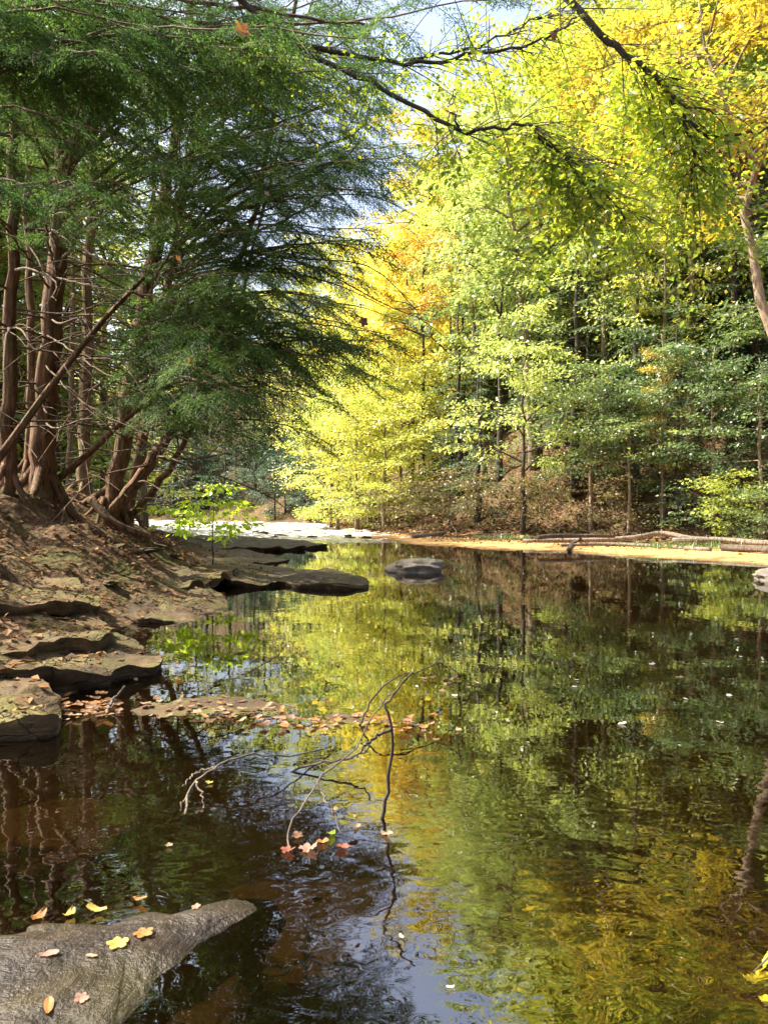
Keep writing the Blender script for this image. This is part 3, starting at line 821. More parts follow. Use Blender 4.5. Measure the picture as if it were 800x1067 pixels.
near_hemlock([(124, 552), (168, 500), (198, 450), (226, 380), (250, 320)], 12.6, 0.10, 10, "thin trunk slanting right, lowest of the leaning hemlocks", 6, 'bark_red', seed=8, zlow=4, dead=12, dirbias=0.0)
near_hemlock([(73, 480), (75, 400), (76, 300), (78, 150)], 16.5, 0.11, 15, "thin mossy hemlock seen in the gap right of the stout trunk", 30, 'bark_moss', seed=9, zlow=5)
near_hemlock([(150, 520), (150, 420), (156, 300), (164, 150)], 19.0, 0.15, 16, "distant straight hemlock behind the leaning trunks", 36, 'bark_moss', seed=10, zlow=4.5)

# leaning dead trunks and roots across the mound
def log_obj(name, pts, r0, r1, mat, label, cat="log", sides=16, rough=0.24, seed=0.0, group=None, stubs=0, n=28):
    pts = np.array(pts); c = pts[0].copy()
    tb = Tubes(); path = smooth_path(pts - c, n)
    tb.add(path, np.linspace(r0, r1, n), sides, rough, seed)
    r = np.random.default_rng(int(seed * 10) + 5)
    for k in range(stubs):
        i = r.integers(3, n - 2); d = nrm(r.normal(0, 1, 3) + [0, 0, .8]); l = r.uniform(.15, .5) * (r0 * 6)
        tb.add(smooth_path([path[i], path[i] + d * l * .5, path[i] + d * l + [0, 0, .05]], 6), np.linspace(r1 * .6, r1 * .2, 6), 6)
    return tag(link(name, tb.mesh(name), mat=M[mat], loc=c), label, cat, group)


log_obj("fallen_log", [P(-40, 520, 9.5), P(0, 476, 9.5), P(50, 408, 9.7), P(105, 338, 10), P(150, 290, 10.2)], 0.06, 0.03, 'bark_red', "slender dead trunk leaning across the stout hemlock's base", "log", seed=1.0)
log_obj("fallen_log", [P(50, 508, 11.2), P(98, 468, 11.0), P(128, 440, 10.8), P(165, 412, 10.8)], 0.05, 0.02, 'bark_red', "broken limb propped between the stout and the leaning hemlocks", "log", seed=2.0, stubs=3)
log_obj("fallen_log", [P(95, 520, 11.5), P(120, 545, 11.4), P(158, 560, 11.6)], 0.06, 0.04, 'bark_red', "rotten log at the foot of the leaning hemlocks", "log", seed=3.0)

# ------------------------------------------------------------------ deciduous tree generator
def decid(H_, Rr, base, nl, r, leafL=0.15, sub=6, spr=3, per=26, lean=(0, 0), flat=0.55, r0=None, up=(0.15, 0.7), spread=0.42):
    """returns (Tubes, leaf quads, rnd)"""
    tb = Tubes(); r0 = r0 or 0.011 * H_ + 0.03
    tt = np.linspace(0, 1, 14)
    path = np.stack([lean[0] * tt ** 1.3 * H_ + r.normal(0, .012, 14) * H_ * tt, lean[1] * tt ** 1.3 * H_ + r.normal(0, .012, 14) * H_ * tt, tt * H_ * 0.95 - 0.2 * (1 - tt)], -1)
    tb.add(path, trunk_r(r0, 14, 0.12, 0.3), 9, 0.06, r.uniform(0, 9))
    PT, D, N, L = [], [], [], []
    for k in range(nl):
        t = base + (0.97 - base) * (k + r.random() * .8) / nl
        O = np.array([np.interp(t, tt, path[:, i]) for i in range(3)])
        a = k * 2.4 + r.uniform(-.5, .5); e = r.uniform(*up)
        f = (t - base) / (1 - base)
        l = Rr * (0.55 + 0.75 * math.sin(math.pi * min(1, 0.22 + f * 0.80))) * r.uniform(.65, 1.15) * 0.85
        d = np.array([math.cos(a) * math.cos(e), math.sin(a) * math.cos(e), math.sin(e)])
        p_ = smooth_path([O, O + d * l * .5 + r.normal(0, .05 * l, 3), O + d * l + [0, 0, -0.12 * l]], 7)
        tb.add(p_, np.linspace(r0 * .34 * (1.1 - f * .7), r0 * .06, 7), 5, cap=False)
        for j in range(sub):
            i = 2 + (j * 5) // sub; s0 = p_[min(6, i)]
            dd = nrm(d * np.array([1, 1, 0.4]) + r.normal(0, .75, 3) * np.array([1, 1, .38]))
            sl = l * r.uniform(.25, .55)
            sp = smooth_path([s0, s0 + dd * sl * .5, s0 + dd * sl + [0, 0, -.15 * sl]], 5)
            tb.add(sp, np.linspace(r0 * .10, r0 * .03, 5), 3, cap=False)
            for m in range(spr):
                cpt = sp[min(4, 1 + m + (5 - spr) // 2)]
                n = max(3, int(per * r.choice([.15, .5, .9, 1.3, 1.9])))
                rad = spread * (0.5 + 0.5 * r.random())
                off = r.normal(0, 1, (n, 3)) * np.array([rad, rad, rad * (1 - flat) * .6])
                PT.append(cpt + off)
                dv = off * np.array([1, 1, .3]) / rad + dd * .6 + np.array([0, 0, -.45]) + r.normal(0, .35, (n, 3))
                D.append(dv); N.append(np.array([0, 0, 1.0]) + r.normal(0, .42, (n, 3)))
                L.append(leafL * np.clip(np.exp(r.normal(-.12, .33, n)), .35, 1.7))
    PT = np.concatenate(PT); L = np.concatenate(L)
    Q = leaf_quads(PT, np.concatenate(D), np.concatenate(N), L, L * r.uniform(.55, .8, len(L)))
    rn = np.clip(0.5 + 0.22 * r.normal(0, 1, len(L)) + 0.28 * fbm(PT * 0.55, 2), 0, 1)
    return tb, Q, rn


def hemlock_far(H_, Rr, r, nb=46, base=0.10):
    tb = Tubes(); tt = np.linspace(0, 1, 10)
    path = np.stack([r.normal(0, .006, 10) * H_, r.normal(0, .006, 10) * H_, tt * H_ - .2 * (1 - tt)], -1)
    tb.add(path, trunk_r(0.012 * H_ + .03, 10, .06, .3), 8, .05, 1.0)
    Qs, Rs = [], []
    for k in range(nb):
        t = base + (0.98 - base) * (k + r.random()) / nb
        O = np.array([np.interp(t, tt, path[:, i]) for i in range(3)])
        a = k * 2.4 + r.uniform(-.4, .4); l = Rr * (1.04 - (t - base) / (1 - base)) ** 0.75 * r.uniform(.7, 1.15)
        E = O + np.array([math.cos(a) * l, math.sin(a) * l, -l * r.uniform(-.05, .35)])
        put_spray(HF[r.integers(4)], O, E, r, Qs, Rs, tb, 0.0, .5)
    return tb, np.concatenate(Qs).reshape(-1, 4, 3), np.concatenate(Rs)


def R_(s): return np.random.default_rng(s)


PROTO = {}


def proto(key, gen, H_):
    tb, Q, rn = gen
    PROTO[key] = (tb.mesh(key + "_trunk"), quads_mesh(key + "_crown", Q, rn), H_, tb, Q, rn)


proto('tall_a', decid(18, 4.0, 0.42, 22, R_(1), 0.17, 7, 3, 26), 18)
proto('tall_b', decid(18, 3.4, 0.52, 18, R_(2), 0.17, 7, 3, 26, lean=(-0.12, 0)), 18)
proto('tall_c', decid(18, 4.4, 0.60, 18, R_(3), 0.17, 8, 3, 28), 18)
proto('under_a', decid(8, 3.0, 0.30, 16, R_(4), 0.14, 7, 3, 22, flat=.6, up=(-.05, .55), spread=.40), 8)
proto('under_b', decid(8, 2.6, 0.42, 13, R_(5), 0.14, 7, 3, 22, flat=.65, up=(-.1, .5), spread=.38), 8)
proto('under_c', decid(8, 2.8, 0.12, 18, R_(6), 0.14, 7, 3, 20, flat=.6, up=(-.1, .6), spread=.40), 8)
proto('shrub_a', decid(2.4, 1.3, 0.08, 14, R_(7), 0.10, 6, 2, 14, flat=.6, up=(.1, .9), r0=.025, spread=.22), 2.4)
proto('shrub_b', decid(2.4, 1.5, 0.10, 12, R_(8), 0.10, 6, 2, 10, flat=.7, up=(0, .8), r0=.022, spread=.24), 2.4)
proto('hem_a', hemlock_far(15, 3.1, R_(9), 52), 15)
proto('hem_b', hemlock_far(15, 2.7, R_(10), 46, .16), 15)


def plant(key, X, Y, Ht, mat, label, name="tree", cat="tree", group=None, bark='bark_grey', rz=None, wide=1.0, tilt=(0, 0)):
    z = H(X, Y)
    root = empty(name, (X, Y, z - 0.05), label, cat, group)
    s = Ht / PROTO[key][2]
    root.scale = (s * wide, s * wide, s)
    root.rotation_euler = (tilt[0], tilt[1], rng.uniform(0, 6.28) if rz is None else rz)
    link("trunk", PROTO[key][0], root)
    o1 = root.children[-1] if root.children else None
    for kind, me, m in (("trunk", PROTO[key][0], M[bark]), ("crown", PROTO[key][1], M[mat])):
        if kind == "trunk":
            o = o1
        else:
            o = link(kind, me, root)
        if len(me.materials) == 0: me.materials.append(m)
        o.material_slots[0].link = 'OBJECT'
        o.material_slots[0].material = m
    return root


def plx(key, px, Y, *a, **k):
    return plant(key, (px - 400) / F * Y, Y, *a, **k)


G1 = "broadleaf trees on the far bank"
plx('under_a', 545, 28.2, 8.6, 'lime', "lemon lime tree hanging in tiers over the bank right of the bend", "broadleaf_tree", group=G1, wide=0.75, bark='bark_dark')
plx('under_c', 372, 41, 9.0, 'yellow', "bright yellow tree with branches down to the water at the bend", "broadleaf_tree", group=G1, wide=0.95)
plx('under_c', 345, 47, 9.0, 'lime', "lime tree behind the bright yellow one at the bend", "broadleaf_tree", group=G1, wide=0.9)
plx('under_b', 418, 43, 9.6, 'yellow', "yellow tree with bare lower trunk right of the brightest one", "broadleaf_tree", group=G1, wide=0.9)
plx('tall_c', 440, 45, 16.5, 'orange', "orange maple standing highest above the bright yellow trees", "maple_tree", group=G1, wide=0.62, bark='bark_dark')
plx('tall_c', 470, 52, 25.5, 'gold', "tall golden maple at the edge of the open sky", "maple_tree", group=G1, wide=0.75, bark='bark_dark')
plx('tall_b', 556, 33, 18.5, 'palegreen', "pale green tree whose bare trunk leans left in mid slope", "broadleaf_tree", group=G1, rz=0.1, wide=0.8)
plx('tall_a', 640, 37, 24, 'yellowgreen', "tallest yellow green tree behind the drooping overhead branch", "broadleaf_tree", group=G1, wide=0.85)
plx('tall_a', 592, 42, 20.5, 'lime', "tall lime tree between the golden maple and the drooping branch", "broadleaf_tree", group=G1, wide=0.8)
plx('tall_c', 720, 30, 20, 'yellowgreen', "yellow green tree left of the leaning golden maple", "broadleaf_tree", group=G1, wide=0.75)
plx('under_a', 612, 31, 10.5, 'palegreen', "pale green tree standing between the lemon lime tree and the broad grey green hemlock", "broadleaf_tree", group=G1, wide=0.7, bark='bark_dark')
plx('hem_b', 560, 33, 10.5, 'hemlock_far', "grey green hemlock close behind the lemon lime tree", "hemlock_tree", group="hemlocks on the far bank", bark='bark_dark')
plx('under_b', 692, 29, 12.2, 'yellow', "slim tree with a thin yellow tier above the green hemlocks", "broadleaf_tree", group=G1, wide=0.55)
plx('tall_b', 505, 38, 17, 'lime', "lime tree in the gap right of the orange maple", "broadleaf_tree", group=G1, wide=0.7)
plx('under_c', 400, 38.5, 7.5, 'yellow', "low yellow tree spreading over the waterline left of the dry brush", "broadleaf_tree", group=G1, wide=1.1)
plx('under_c', 352, 43.5, 7.0, 'yellow', "leftmost low yellow tree dipping to the water at the bend", "broadleaf_tree", group=G1, wide=1.1)
plx('under_a', 385, 46, 11.5, 'lime', "taller lime tree rising behind the bright yellow tree", "broadleaf_tree", group=G1, wide=.9)
plx('tall_c', 628, 31.5, 18.5, 'gold', "golden tree top behind the drooping overhead branch", "maple_tree", group=G1, wide=0.7)
plx('tall_a', 600, 37, 22, 'yellow', "yellow tree left of the tallest yellow green one", "broadleaf_tree", group=G1, wide=0.7)
plx('under_b', 520, 35, 14, 'palegreen', "pale green tree filling the slope left of the leaning trunk", "broadleaf_tree", group=G1, wide=0.7, bark='bark_dark')
plx('under_a', 590, 34, 13, 'palegreen', "pale green tree filling the slope right of the leaning trunk", "broadleaf_tree", group=G1, wide=0.7, bark='bark_dark')
plx('under_c', 470, 46, 15, 'lime', "lime tree on the slope directly right of the orange maple", "broadleaf_tree", group=G1, wide=0.7, bark='bark_dark')
plx('under_b', 690, 25.8, 6.6, 'gold', "small golden sapling glowing among the green ones, centre right", "sapling_tree", group=G1, wide=0.4, bark='bark_grey')
plx('under_b', 730, 31, 13, 'green', "green tree filling the dark slope left of the leaning golden maple", "broadleaf_tree", group=G1, wide=0.7, bark='bark_dark')
# leaning golden maple at right
plant('tall_c', 12.0, 20.5, 16.5, 'gold', "golden maple with thick trunk leaning left at the right edge", "maple_tree", "tree", G1, rz=0.0, wide=1.05, tilt=(0, -0.21))
G2 = "hemlocks on the far bank"
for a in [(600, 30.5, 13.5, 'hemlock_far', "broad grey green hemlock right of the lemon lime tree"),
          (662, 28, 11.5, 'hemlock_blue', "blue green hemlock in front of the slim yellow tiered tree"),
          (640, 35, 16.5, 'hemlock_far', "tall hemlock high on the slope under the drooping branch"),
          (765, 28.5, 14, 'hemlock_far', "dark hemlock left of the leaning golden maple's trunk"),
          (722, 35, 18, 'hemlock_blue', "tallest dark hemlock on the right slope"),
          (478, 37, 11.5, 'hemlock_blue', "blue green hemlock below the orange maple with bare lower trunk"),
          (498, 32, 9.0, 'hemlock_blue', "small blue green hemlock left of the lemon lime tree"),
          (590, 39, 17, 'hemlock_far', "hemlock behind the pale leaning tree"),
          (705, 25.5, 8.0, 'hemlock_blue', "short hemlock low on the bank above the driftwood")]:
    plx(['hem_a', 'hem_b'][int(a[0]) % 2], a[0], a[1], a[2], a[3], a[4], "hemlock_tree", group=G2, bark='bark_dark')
G3 = "understory saplings on the far bank"
for a in [('under_a', 690, 26.5, 7.2, 'bluegreen', "blue green sapling in flat tiers at the slope's foot, centre right"),
          ('under_b', 615, 27.5, 6.6, 'green', "mid green sapling between the two hemlocks right of the lemon lime tree"),
          ('under_a', 742, 25, 6.5, 'green', "green sapling in flat tiers above the thick driftwood log"),
          ('under_c', 792, 23.5, 6.2, 'bluegreen', "blue green sapling at the right edge above the bank"),
          ('under_b', 655, 26, 5.2, 'green', "low green sapling at the bank's middle, right of the brown brush"),
          ('under_a', 820, 26, 9.5, 'green', "tall green sapling cut by the right edge")]:
    plx(a[0], a[1], a[2], a[3], a[4], a[5], "sapling_tree", group=G3, bark='bark_grey', wide=0.9)
G4 = "shrubs at the foot of the far bank"
for a in [('shrub_a', 762, 22.6, 2.3, 'yellowgreen', "yellow green shrub behind the right hand driftwood"),
          ('shrub_a', 796, 21.3, 1.9, 'green', "green shrub at the right edge behind the driftwood"),
          ('shrub_b', 415, 36.5, 2.6, 'olive', "olive brush at the waterline right of the yellow tree"),
          ('shrub_b', 440, 33.5, 2.8, 'olive', "dry olive brush left of the leaning grey log"),
          ('shrub_b', 468, 32, 2.6, 'olive', "brown brush behind the leaning grey log"),
          ('shrub_a', 497, 30, 2.2, 'olive', "brown brush beside the green grass tuft"),
          ('shrub_a', 560, 28, 2.3, 'olive', "brown brush above the driftwood pile's left end"),
          ('shrub_b', 635, 26, 2.1, 'olive', "low brown brush above the forked driftwood"),
          ('shrub_b', 725, 24, 2.0, 'green', "green brush left of the yellow green shrub"),
          ('shrub_b', 395, 41, 2.2, 'lime', "lime brush under the bright yellow tree")]:
    plx(a[0], a[1], a[2], a[3], a[4], a[5], "shrub", "shrub", group=G4, bark='bark_dark')
# the glowing spray and saplings on the left bank beyond the hemlocks
proto('spray', decid(2.0, 0.95, 0.5, 9, R_(12), 0.12, 5, 2, 11, flat=.8, up=(-.25, .15), r0=.018, spread=.17), 2.0)
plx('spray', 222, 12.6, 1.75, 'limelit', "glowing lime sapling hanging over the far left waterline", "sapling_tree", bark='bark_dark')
G5 = "sunlit trees beyond the left bank"
for a in [('under_c', 60, 22, 8, 'yellowgreen', "yellow green tree seen between the left hemlock trunks, low on the bank"),
          ('under_a', 150, 24, 9, 'lime', "lime tree glowing behind the leaning hemlock pair"),
          ('tall_a', 20, 27, 15, 'yellowgreen', "tall yellow green tree behind the left edge hemlocks"),
          ('tall_a', 110, 31, 17, 'lime', "tall lime tree behind the stout hemlock"),
          ('under_c', 120, 38, 10, 'yellow', "round yellow tree far behind the leaning hemlock pair")]:
    plx(a[0], a[1], a[2], a[3], a[4], a[5], "broadleaf_tree", group=G5, bark='bark_dark')

# ------------------------------------------------------------------ woodland filling the slopes (far-off, reads as one mass)
Qs, Rs, Ms = [], [], []


def fill(X, Y, Ht, key, hue):
    _, _, H0, tb, Q, rn = PROTO[key]
    s = Ht / H0; a = rng.uniform(0, 6.28); c_, s_ = math.cos(a), math.sin(a)
    A = np.array([[c_, -s_, 0], [s_, c_, 0], [0, 0, 1]]) * s
    off = np.array([X, Y, H(X, Y) - .1])
    Qk = Q[rng.random(len(Q)) < 0.75]
    ctr = Qk.mean(1, keepdims=True)
    Qk = ctr + (Qk - ctr) * 1.3
    Qs.append((Qk.reshape(-1, 3) @ A.T + off).reshape(-1, 4, 3)); Rs.append(np.clip(hue + rng.normal(0, .07, len(Qk)), 0, 1)); Ms.append(np.zeros(len(Qk), int))
    Qt = tb.flat()
    sel = np.arange(len(Qt))[: 13 * 9 + 200]
    Qt = Qt[sel]
    Qs.append((Qt.reshape(-1, 3) @ A.T + off).reshape(-1, 4, 3)); Rs.append(np.zeros(len(Qt))); Ms.append(np.ones(len(Qt), int))


nfill = 0
for k in range(4000):
    if nfill >= 200: break
    Y = rng.uniform(28, 80); X = rng.uniform(-.12, .70) * Y
    dl_, dr_ = banks(np.array([X]), np.array([Y]))
    if not (-36 < dr_[0] < -6.5): continue
    if X / Y < 0.02 and Y < 70: continue
    u = rng.random(); edge = X / Y < 0.05
    if u < .45: fill(X, Y, rng.uniform(11, 17) * (.7 if edge else 1), rng.choice(['hem_a', 'hem_b']), rng.uniform(.05, .34))
    elif u < .75: fill(X, Y, rng.uniform(7, 12), rng.choice(['under_c', 'under_a'] if dr_[0] < -13 else ['under_b', 'under_a']), rng.uniform(.35, .8))
    else: fill(X, Y, rng.uniform(14, 20) * (.7 if edge else 1), rng.choice(['tall_a', 'tall_c']), rng.uniform(.46, .78))
    nfill += 1
for k in range(46):                                             # hemlocks closing the bend, far-slope shade put into their dark hue
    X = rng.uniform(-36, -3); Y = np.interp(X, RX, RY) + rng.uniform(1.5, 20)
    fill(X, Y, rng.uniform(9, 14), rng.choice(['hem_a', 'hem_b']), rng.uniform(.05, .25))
for k in range(40):                                             # low growth on the far slope, darkened in hue for its shade
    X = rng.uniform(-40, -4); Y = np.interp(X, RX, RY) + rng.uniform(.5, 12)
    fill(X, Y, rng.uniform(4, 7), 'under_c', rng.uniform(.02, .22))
for k in range(120):                                             # beyond the left bank
    Y = rng.uniform(19, 58); X = np.interp(Y, LY, LX) - rng.uniform(5, 22)
    if X / Y > -0.29: continue
    u = rng.random()
    if Y > 33: u = .8
    fill(X, Y, rng.uniform(14, 21) if u < .6 else rng.uniform(6, 11), rng.choice(['tall_a', 'tall_c', 'hem_a']) if u < .6 else 'under_c', rng.uniform(.35, .85))
for px, Y, Ht, key, hue in [(400, 56, 15, 'tall_a', .82), (425, 58, 19, 'tall_c', .86), (450, 60, 22, 'tall_a', .75), (385, 62, 15, 'tall_a', .68), (405, 66, 18, 'tall_c', .72), (440, 49, 15, 'under_a', .9),
                             (480, 58, 22, 'tall_c', .8), (360, 66, 13, 'under_c', .8), (335, 78, 15, 'under_c', .72), (310, 84, 20, 'tall_a', .7), (345, 80, 22, 'tall_c', .75), (275, 86, 20, 'tall_a', .66), (240, 88, 20, 'tall_c', .8), (205, 90, 20, 'tall_a', .6), (375, 74, 21, 'tall_a', .78), (320, 70, 11, 'hem_a', .12), (290, 72, 11, 'hem_b', .1), (265, 74, 12, 'hem_a', .1), (235, 76, 11, 'hem_b', .1), (210, 78, 12, 'hem_a', .1), (340, 68, 9, 'hem_b', .12), (390, 50, 10, 'under_c', .82), (430, 50, 11, 'under_c', .8)]:
    fill((px - 400) / F * Y, Y, Ht, key, hue)
me = quads_mesh("woodland", np.concatenate(Qs), np.concatenate(Rs), (M['wood_leaf'], M['bark_dark']), np.concatenate(Ms))
tag(link("woodland", me), "mixed green and yellow woodland covering the slopes behind", "woodland", kind="stuff")

# ------------------------------------------------------------------ overhanging broadleaf tree (trunk beyond the left edge)
def limb_leaves(path, r, dens, side, leafL, PT, D, N, L, tb, droop=-.18, fr=(0.1, 1.0), sl=(.5, 1.1)):
    n = len(path)
    for k in range(dens):
        i = int(r.uniform(*fr) * (n - 1)); s0 = path[i]
        tan = nrm(path[min(n - 1, i + 1)] - path[max(0, i - 1)])
        dd = nrm(tan * .6 + r.normal(0, .7, 3) * np.array([1, 1, .45]) + np.array([0, 0, -.12]))
        ln = r.uniform(*sl)
        sp = smooth_path([s0, s0 + dd * ln * .5, s0 + dd * ln + [0, 0, -.18 * ln]], 9)
        tb.add(sp, np.linspace(.005, .002, 9), 4, cap=False)
        m = int(ln * 52)
        t_ = r.uniform(.15, 1.05, m)
        base = np.stack([np.interp(t_, np.linspace(0, 1, 9), sp[:, j]) for j in range(3)], -1)
        pr = nrm(np.cross(dd, [0, 0, 1.0]))
        sg = np.where(r.random(m) < .5, -1, 1)[:, None]
        dv = dd * .7 + pr * sg + np.array([0, 0, droop]) + r.normal(0, .35, (m, 3))
        PT.append(base + nrm(dv) * r.uniform(.0, .10, m)[:, None] + pr * sg * r.uniform(0, .08, m)[:, None]); D.append(dv)
        N.append(np.array([0, 0, 1.0]) + r.normal(0, .45, (m, 3))); L.append(leafL * r.uniform(.65, 1.2, m))


b = np.array([-4.6, 6.4, H(-4.6, 6.4) - .1])
root = empty("overhanging_tree", b, "dark limbed tree reaching over the pool from the left with drooping yellow green sprays", "tree")
r = R_(77)
tb = Tubes(); tb.add(smooth_path(np.array([[0, 0, -.2], [.1, 0, 2], [.4, .1, 4.2], [1.0, .2, 6.2], [1.3, .4, 9]]), 24), np.linspace(.17, .06, 24), 14, .08, 4.0)
link("trunk", tb.mesh("overhanging_trunk"), root, M['bark_dark'])
tw = Tubes(); PT, D, N, L = [], [], [], []


def limb(pts, r0, r1, n=24, sides=8):
    p_ = smooth_path(np.array(pts) - b, n)
    p_[1:-1] += r.normal(0, .012, (n - 2, 3))
    tw.add(p_, np.linspace(r0, r1, n), sides, .12, r.uniform(0, 9)); return p_


tr_ = lambda z: np.array([b[0] + .1 + (z - .0) * .14, 6.5, z])
l1 = limb([tr_(5.6), P(170, -75, 6.8), P(260, 8, 7), P(300, 40, 7), P(340, 66, 7), P(380, 85, 7), P(430, 112, 7), P(480, 136, 7), P(520, 135, 7), P(550, 130, 7)], .036, .013, 40)
l1b = limb([P(550, 130, 7), P(570, 152, 7), P(610, 180, 7), P(650, 228, 7.1)], .012, .005, 16)
l1c = limb([P(478, 134, 7), P(470, 115, 7), P(472, 95, 7)], .012, .004, 8)
l3 = limb([P(300, 42, 7), P(360, 58, 7.2), P(430, 66, 7.3), P(500, 58, 7.3), P(565, 42, 7.2), P(600, 20, 7.2)], .026, .009, 30)
l3b = limb([P(420, 64, 7.3), P(480, 55, 7.4), P(540, 30, 7.5), P(590, 8, 7.5)], .014, .006, 20)
l2 = limb([tr_(6.6), P(360, -190, 7.2), P(500, -110, 7.6), P(590, -2, 7.6), P(632, 45, 7.6), P(662, 66, 7.6), P(690, 92, 7.6), P(712, 130, 7.6), P(722, 170, 7.7), P(720, 195, 7.7)], .055, .006, 46)
l2b = limb([P(706, 118, 7.6), P(735, 142, 7.6), P(770, 140, 7.7), P(815, 130, 7.8)], .022, .012, 16)
l2c = limb([P(662, 66, 7.6), P(700, 84, 7.6), P(730, 70, 7.7)], .014, .004, 10)
l2d = limb([P(690, 92, 7.6), P(715, 112, 7.5), P(745, 120, 7.5), P(760, 150, 7.5)], .013, .004, 10)
limb_leaves(l1, r, 16, 0, .085, PT, D, N, L, tw, fr=(.62, 1.0), sl=(.4, .9))
limb_leaves(l1b, r, 60, 0, .084, PT, D, N, L, tw, fr=(.0, 1.0), sl=(.5, 1.0))
limb_leaves(l2, r, 80, 0, .084, PT, D, N, L, tw, fr=(.44, .95), sl=(.5, 1.4))
limb_leaves(l2d, r, 8, 0, .085, PT, D, N, L, tw, sl=(.4, .9))
limb_leaves(l3, r, 42, 0, .06, PT, D, N, L, tw, fr=(.1, .95), sl=(.3, .8))
limb_leaves(l3b, r, 34, 0, .06, PT, D, N, L, tw, fr=(.1, .95), sl=(.3, .7))
limb_leaves(l1, r, 26, 0, .06, PT, D, N, L, tw, fr=(.2, .65), sl=(.3, .7))
for src, n_, l_ in ((l3, 16, .8), (l3b, 10, .6), (l1, 12, .7), (l2, 14, .7)):
    for k in range(n_):
        i = int(r.uniform(.25, .95) * len(src)); d_ = nrm(nrm(src[min(len(src) - 1, i + 1)] - src[i - 1]) + r.normal(0, .8, 3) * np.array([1, .8, .7])); q_ = l_ * r.uniform(.4, 1.2)
        tw.add(smooth_path([src[i], src[i] + d_ * q_ * .5 + r.normal(0, .03, 3), src[i] + d_ * q_ + [0, 0, -.05]], 9), np.linspace(.007, .002, 9), 4, cap=False)
link("limbs", tw.mesh("overhanging_limbs"), root, M['bark_dark'])
PTc = np.concatenate(PT); Lc = np.concatenate(L)
PTc = PTc + r.normal(0, .07, PTc.shape) + np.array([0, .32, 0])
Q = leaf_quads(PTc, np.concatenate(D), np.concatenate(N), Lc, Lc * r.uniform(.55, .75, len(Lc)))
link("crown", quads_mesh("overhanging_crown", Q, np.clip(.5 + .2 * r.normal(0, 1, len(Q)) + .35 * fbm(PTc * 1.1, 2), 0, 1), (M['overhang'],)), root)

# ------------------------------------------------------------------ driftwood on the far bank
DW = "driftwood along the far waterline"
def dl_pts(*p): return [PZ(px, py, z) for px, py, z in p]
log_obj("driftwood_log", dl_pts((545, 563.5, .16), (600, 563, .18), (660, 560, .30), (690, 556, .42), (720, 561.5, .28), (760, 563, .24)), 0.053, 0.090, 'drift', "pale arched driftwood log with a humped middle", "driftwood", group=DW, seed=4.0, stubs=3)
log_obj("driftwood_log", dl_pts((700, 563, .28), (750, 563, .30), (800, 566, .28), (850, 567, .28)), 0.068, 0.083, 'drift', "thick weathered driftwood log at the right end of the pile", "driftwood", group=DW, seed=5.0)
log_obj("driftwood_log", dl_pts((585, 568, .10), (630, 567, .12), (680, 569, .10), (740, 573, .10)), 0.038, 0.060, 'drift', "thin pale driftwood pole lying lowest along the sand", "driftwood", group=DW, seed=6.0, stubs=2)
log_obj("driftwood_log", dl_pts((752, 571, .14), (790, 572.5, .16), (840, 576, .14)), 0.083, 0.105, 'driftdark', "dark wet driftwood log at the right edge by the sand", "driftwood", group=DW, seed=7.0)
log_obj("driftwood_log", dl_pts((430, 559, .12), (462, 556, .16), (505, 551, .34)), 0.075, 0.090, 'drift', "grey driftwood log tilted up on the bank left of the grass tuft", "driftwood", group=DW, seed=8.0)
log_obj("driftwood_log", dl_pts((560, 560, .34), (590, 558, .38), (640, 559, .34)), 0.068, 0.045, 'driftdark', "brown driftwood log half hidden behind the pile's left end", "driftwood", group=DW, seed=9.0, stubs=3)
log_obj("driftwood_log", dl_pts((592, 573, .06), (597, 566, .12), (605, 562, .26)), 0.060, 0.045, 'driftdark', "short dark stump end poking out of the pile toward the sand", "driftwood", group=DW, seed=10.0)

# sticks, cobbles and riffle stones
r = R_(44)
smeshes = []
for k in range(4):
    tb = Tubes(); L_ = 1.0
    tb.add(smooth_path([[-.5, 0, 0], [-.15, r.normal(0, .05), .03], [.2, r.normal(0, .06), .02], [.5, r.normal(0, .05), .05]], 12), np.linspace(.022, .008, 12), 7, .2, k * 2.0)
    me = tb.mesh("drift_stick"); me.materials.append(M['drift'] if k % 2 else M['driftdark']); smeshes.append(me)
for k in range(46):
    px = r.uniform(420, 830); x0 = (px - 400) / F * 24
    xx = r.uniform(0, 12.5); yy = float(np.interp(xx, RX, RY)) + r.normal(.1, .45)
    o_ = link("drift_stick", smeshes[k % 4]); l_ = r.uniform(.5, 2.2)
    o_.location = (xx, yy, H(xx, yy) + .03); o_.scale = (l_, r.uniform(.8, 1.8), r.uniform(.8, 1.8)); o_.rotation_euler = (0, r.normal(0, .12), r.normal(-.5, .6))
    tag(o_, "thin bleached or dark stick stranded along the far waterline", "stick", "sticks stranded along the far waterline")
for k in range(60):
    xx = r.uniform(.5, 13); yy = float(np.interp(xx, RX, RY)) - abs(r.normal(0, .5)) + .25
    o_ = link("stone", smesh[k % 3]); o_.location = (xx, yy, H(xx, yy) + .015); o_.scale = [float(v) for v in r.uniform((.5, .5, .5), (1.6, 1.5, 1.2))]; o_.rotation_euler = (0, 0, r.uniform(0, 6))
    tag(o_, "small brown cobble at the back edge of the tan sand bar", "stone", "cobbles at the back of the sand bar")
for k in range(30):
    yy = r.uniform(28, 50); xx = np.interp(yy, LY, LX) + r.uniform(.6, 7)
    o_ = link("stone", smesh[k % 3]); o_.location = (xx, yy, .03); o_.scale = [float(v) for v in r.uniform((.8, .8, .7), (2.2, 2.0, 1.5))]; o_.rotation_euler = (0, 0, r.uniform(0, 6))
    tag(o_, "dark stone breaking the surface of the white riffle", "stone", "stones in the white riffle")

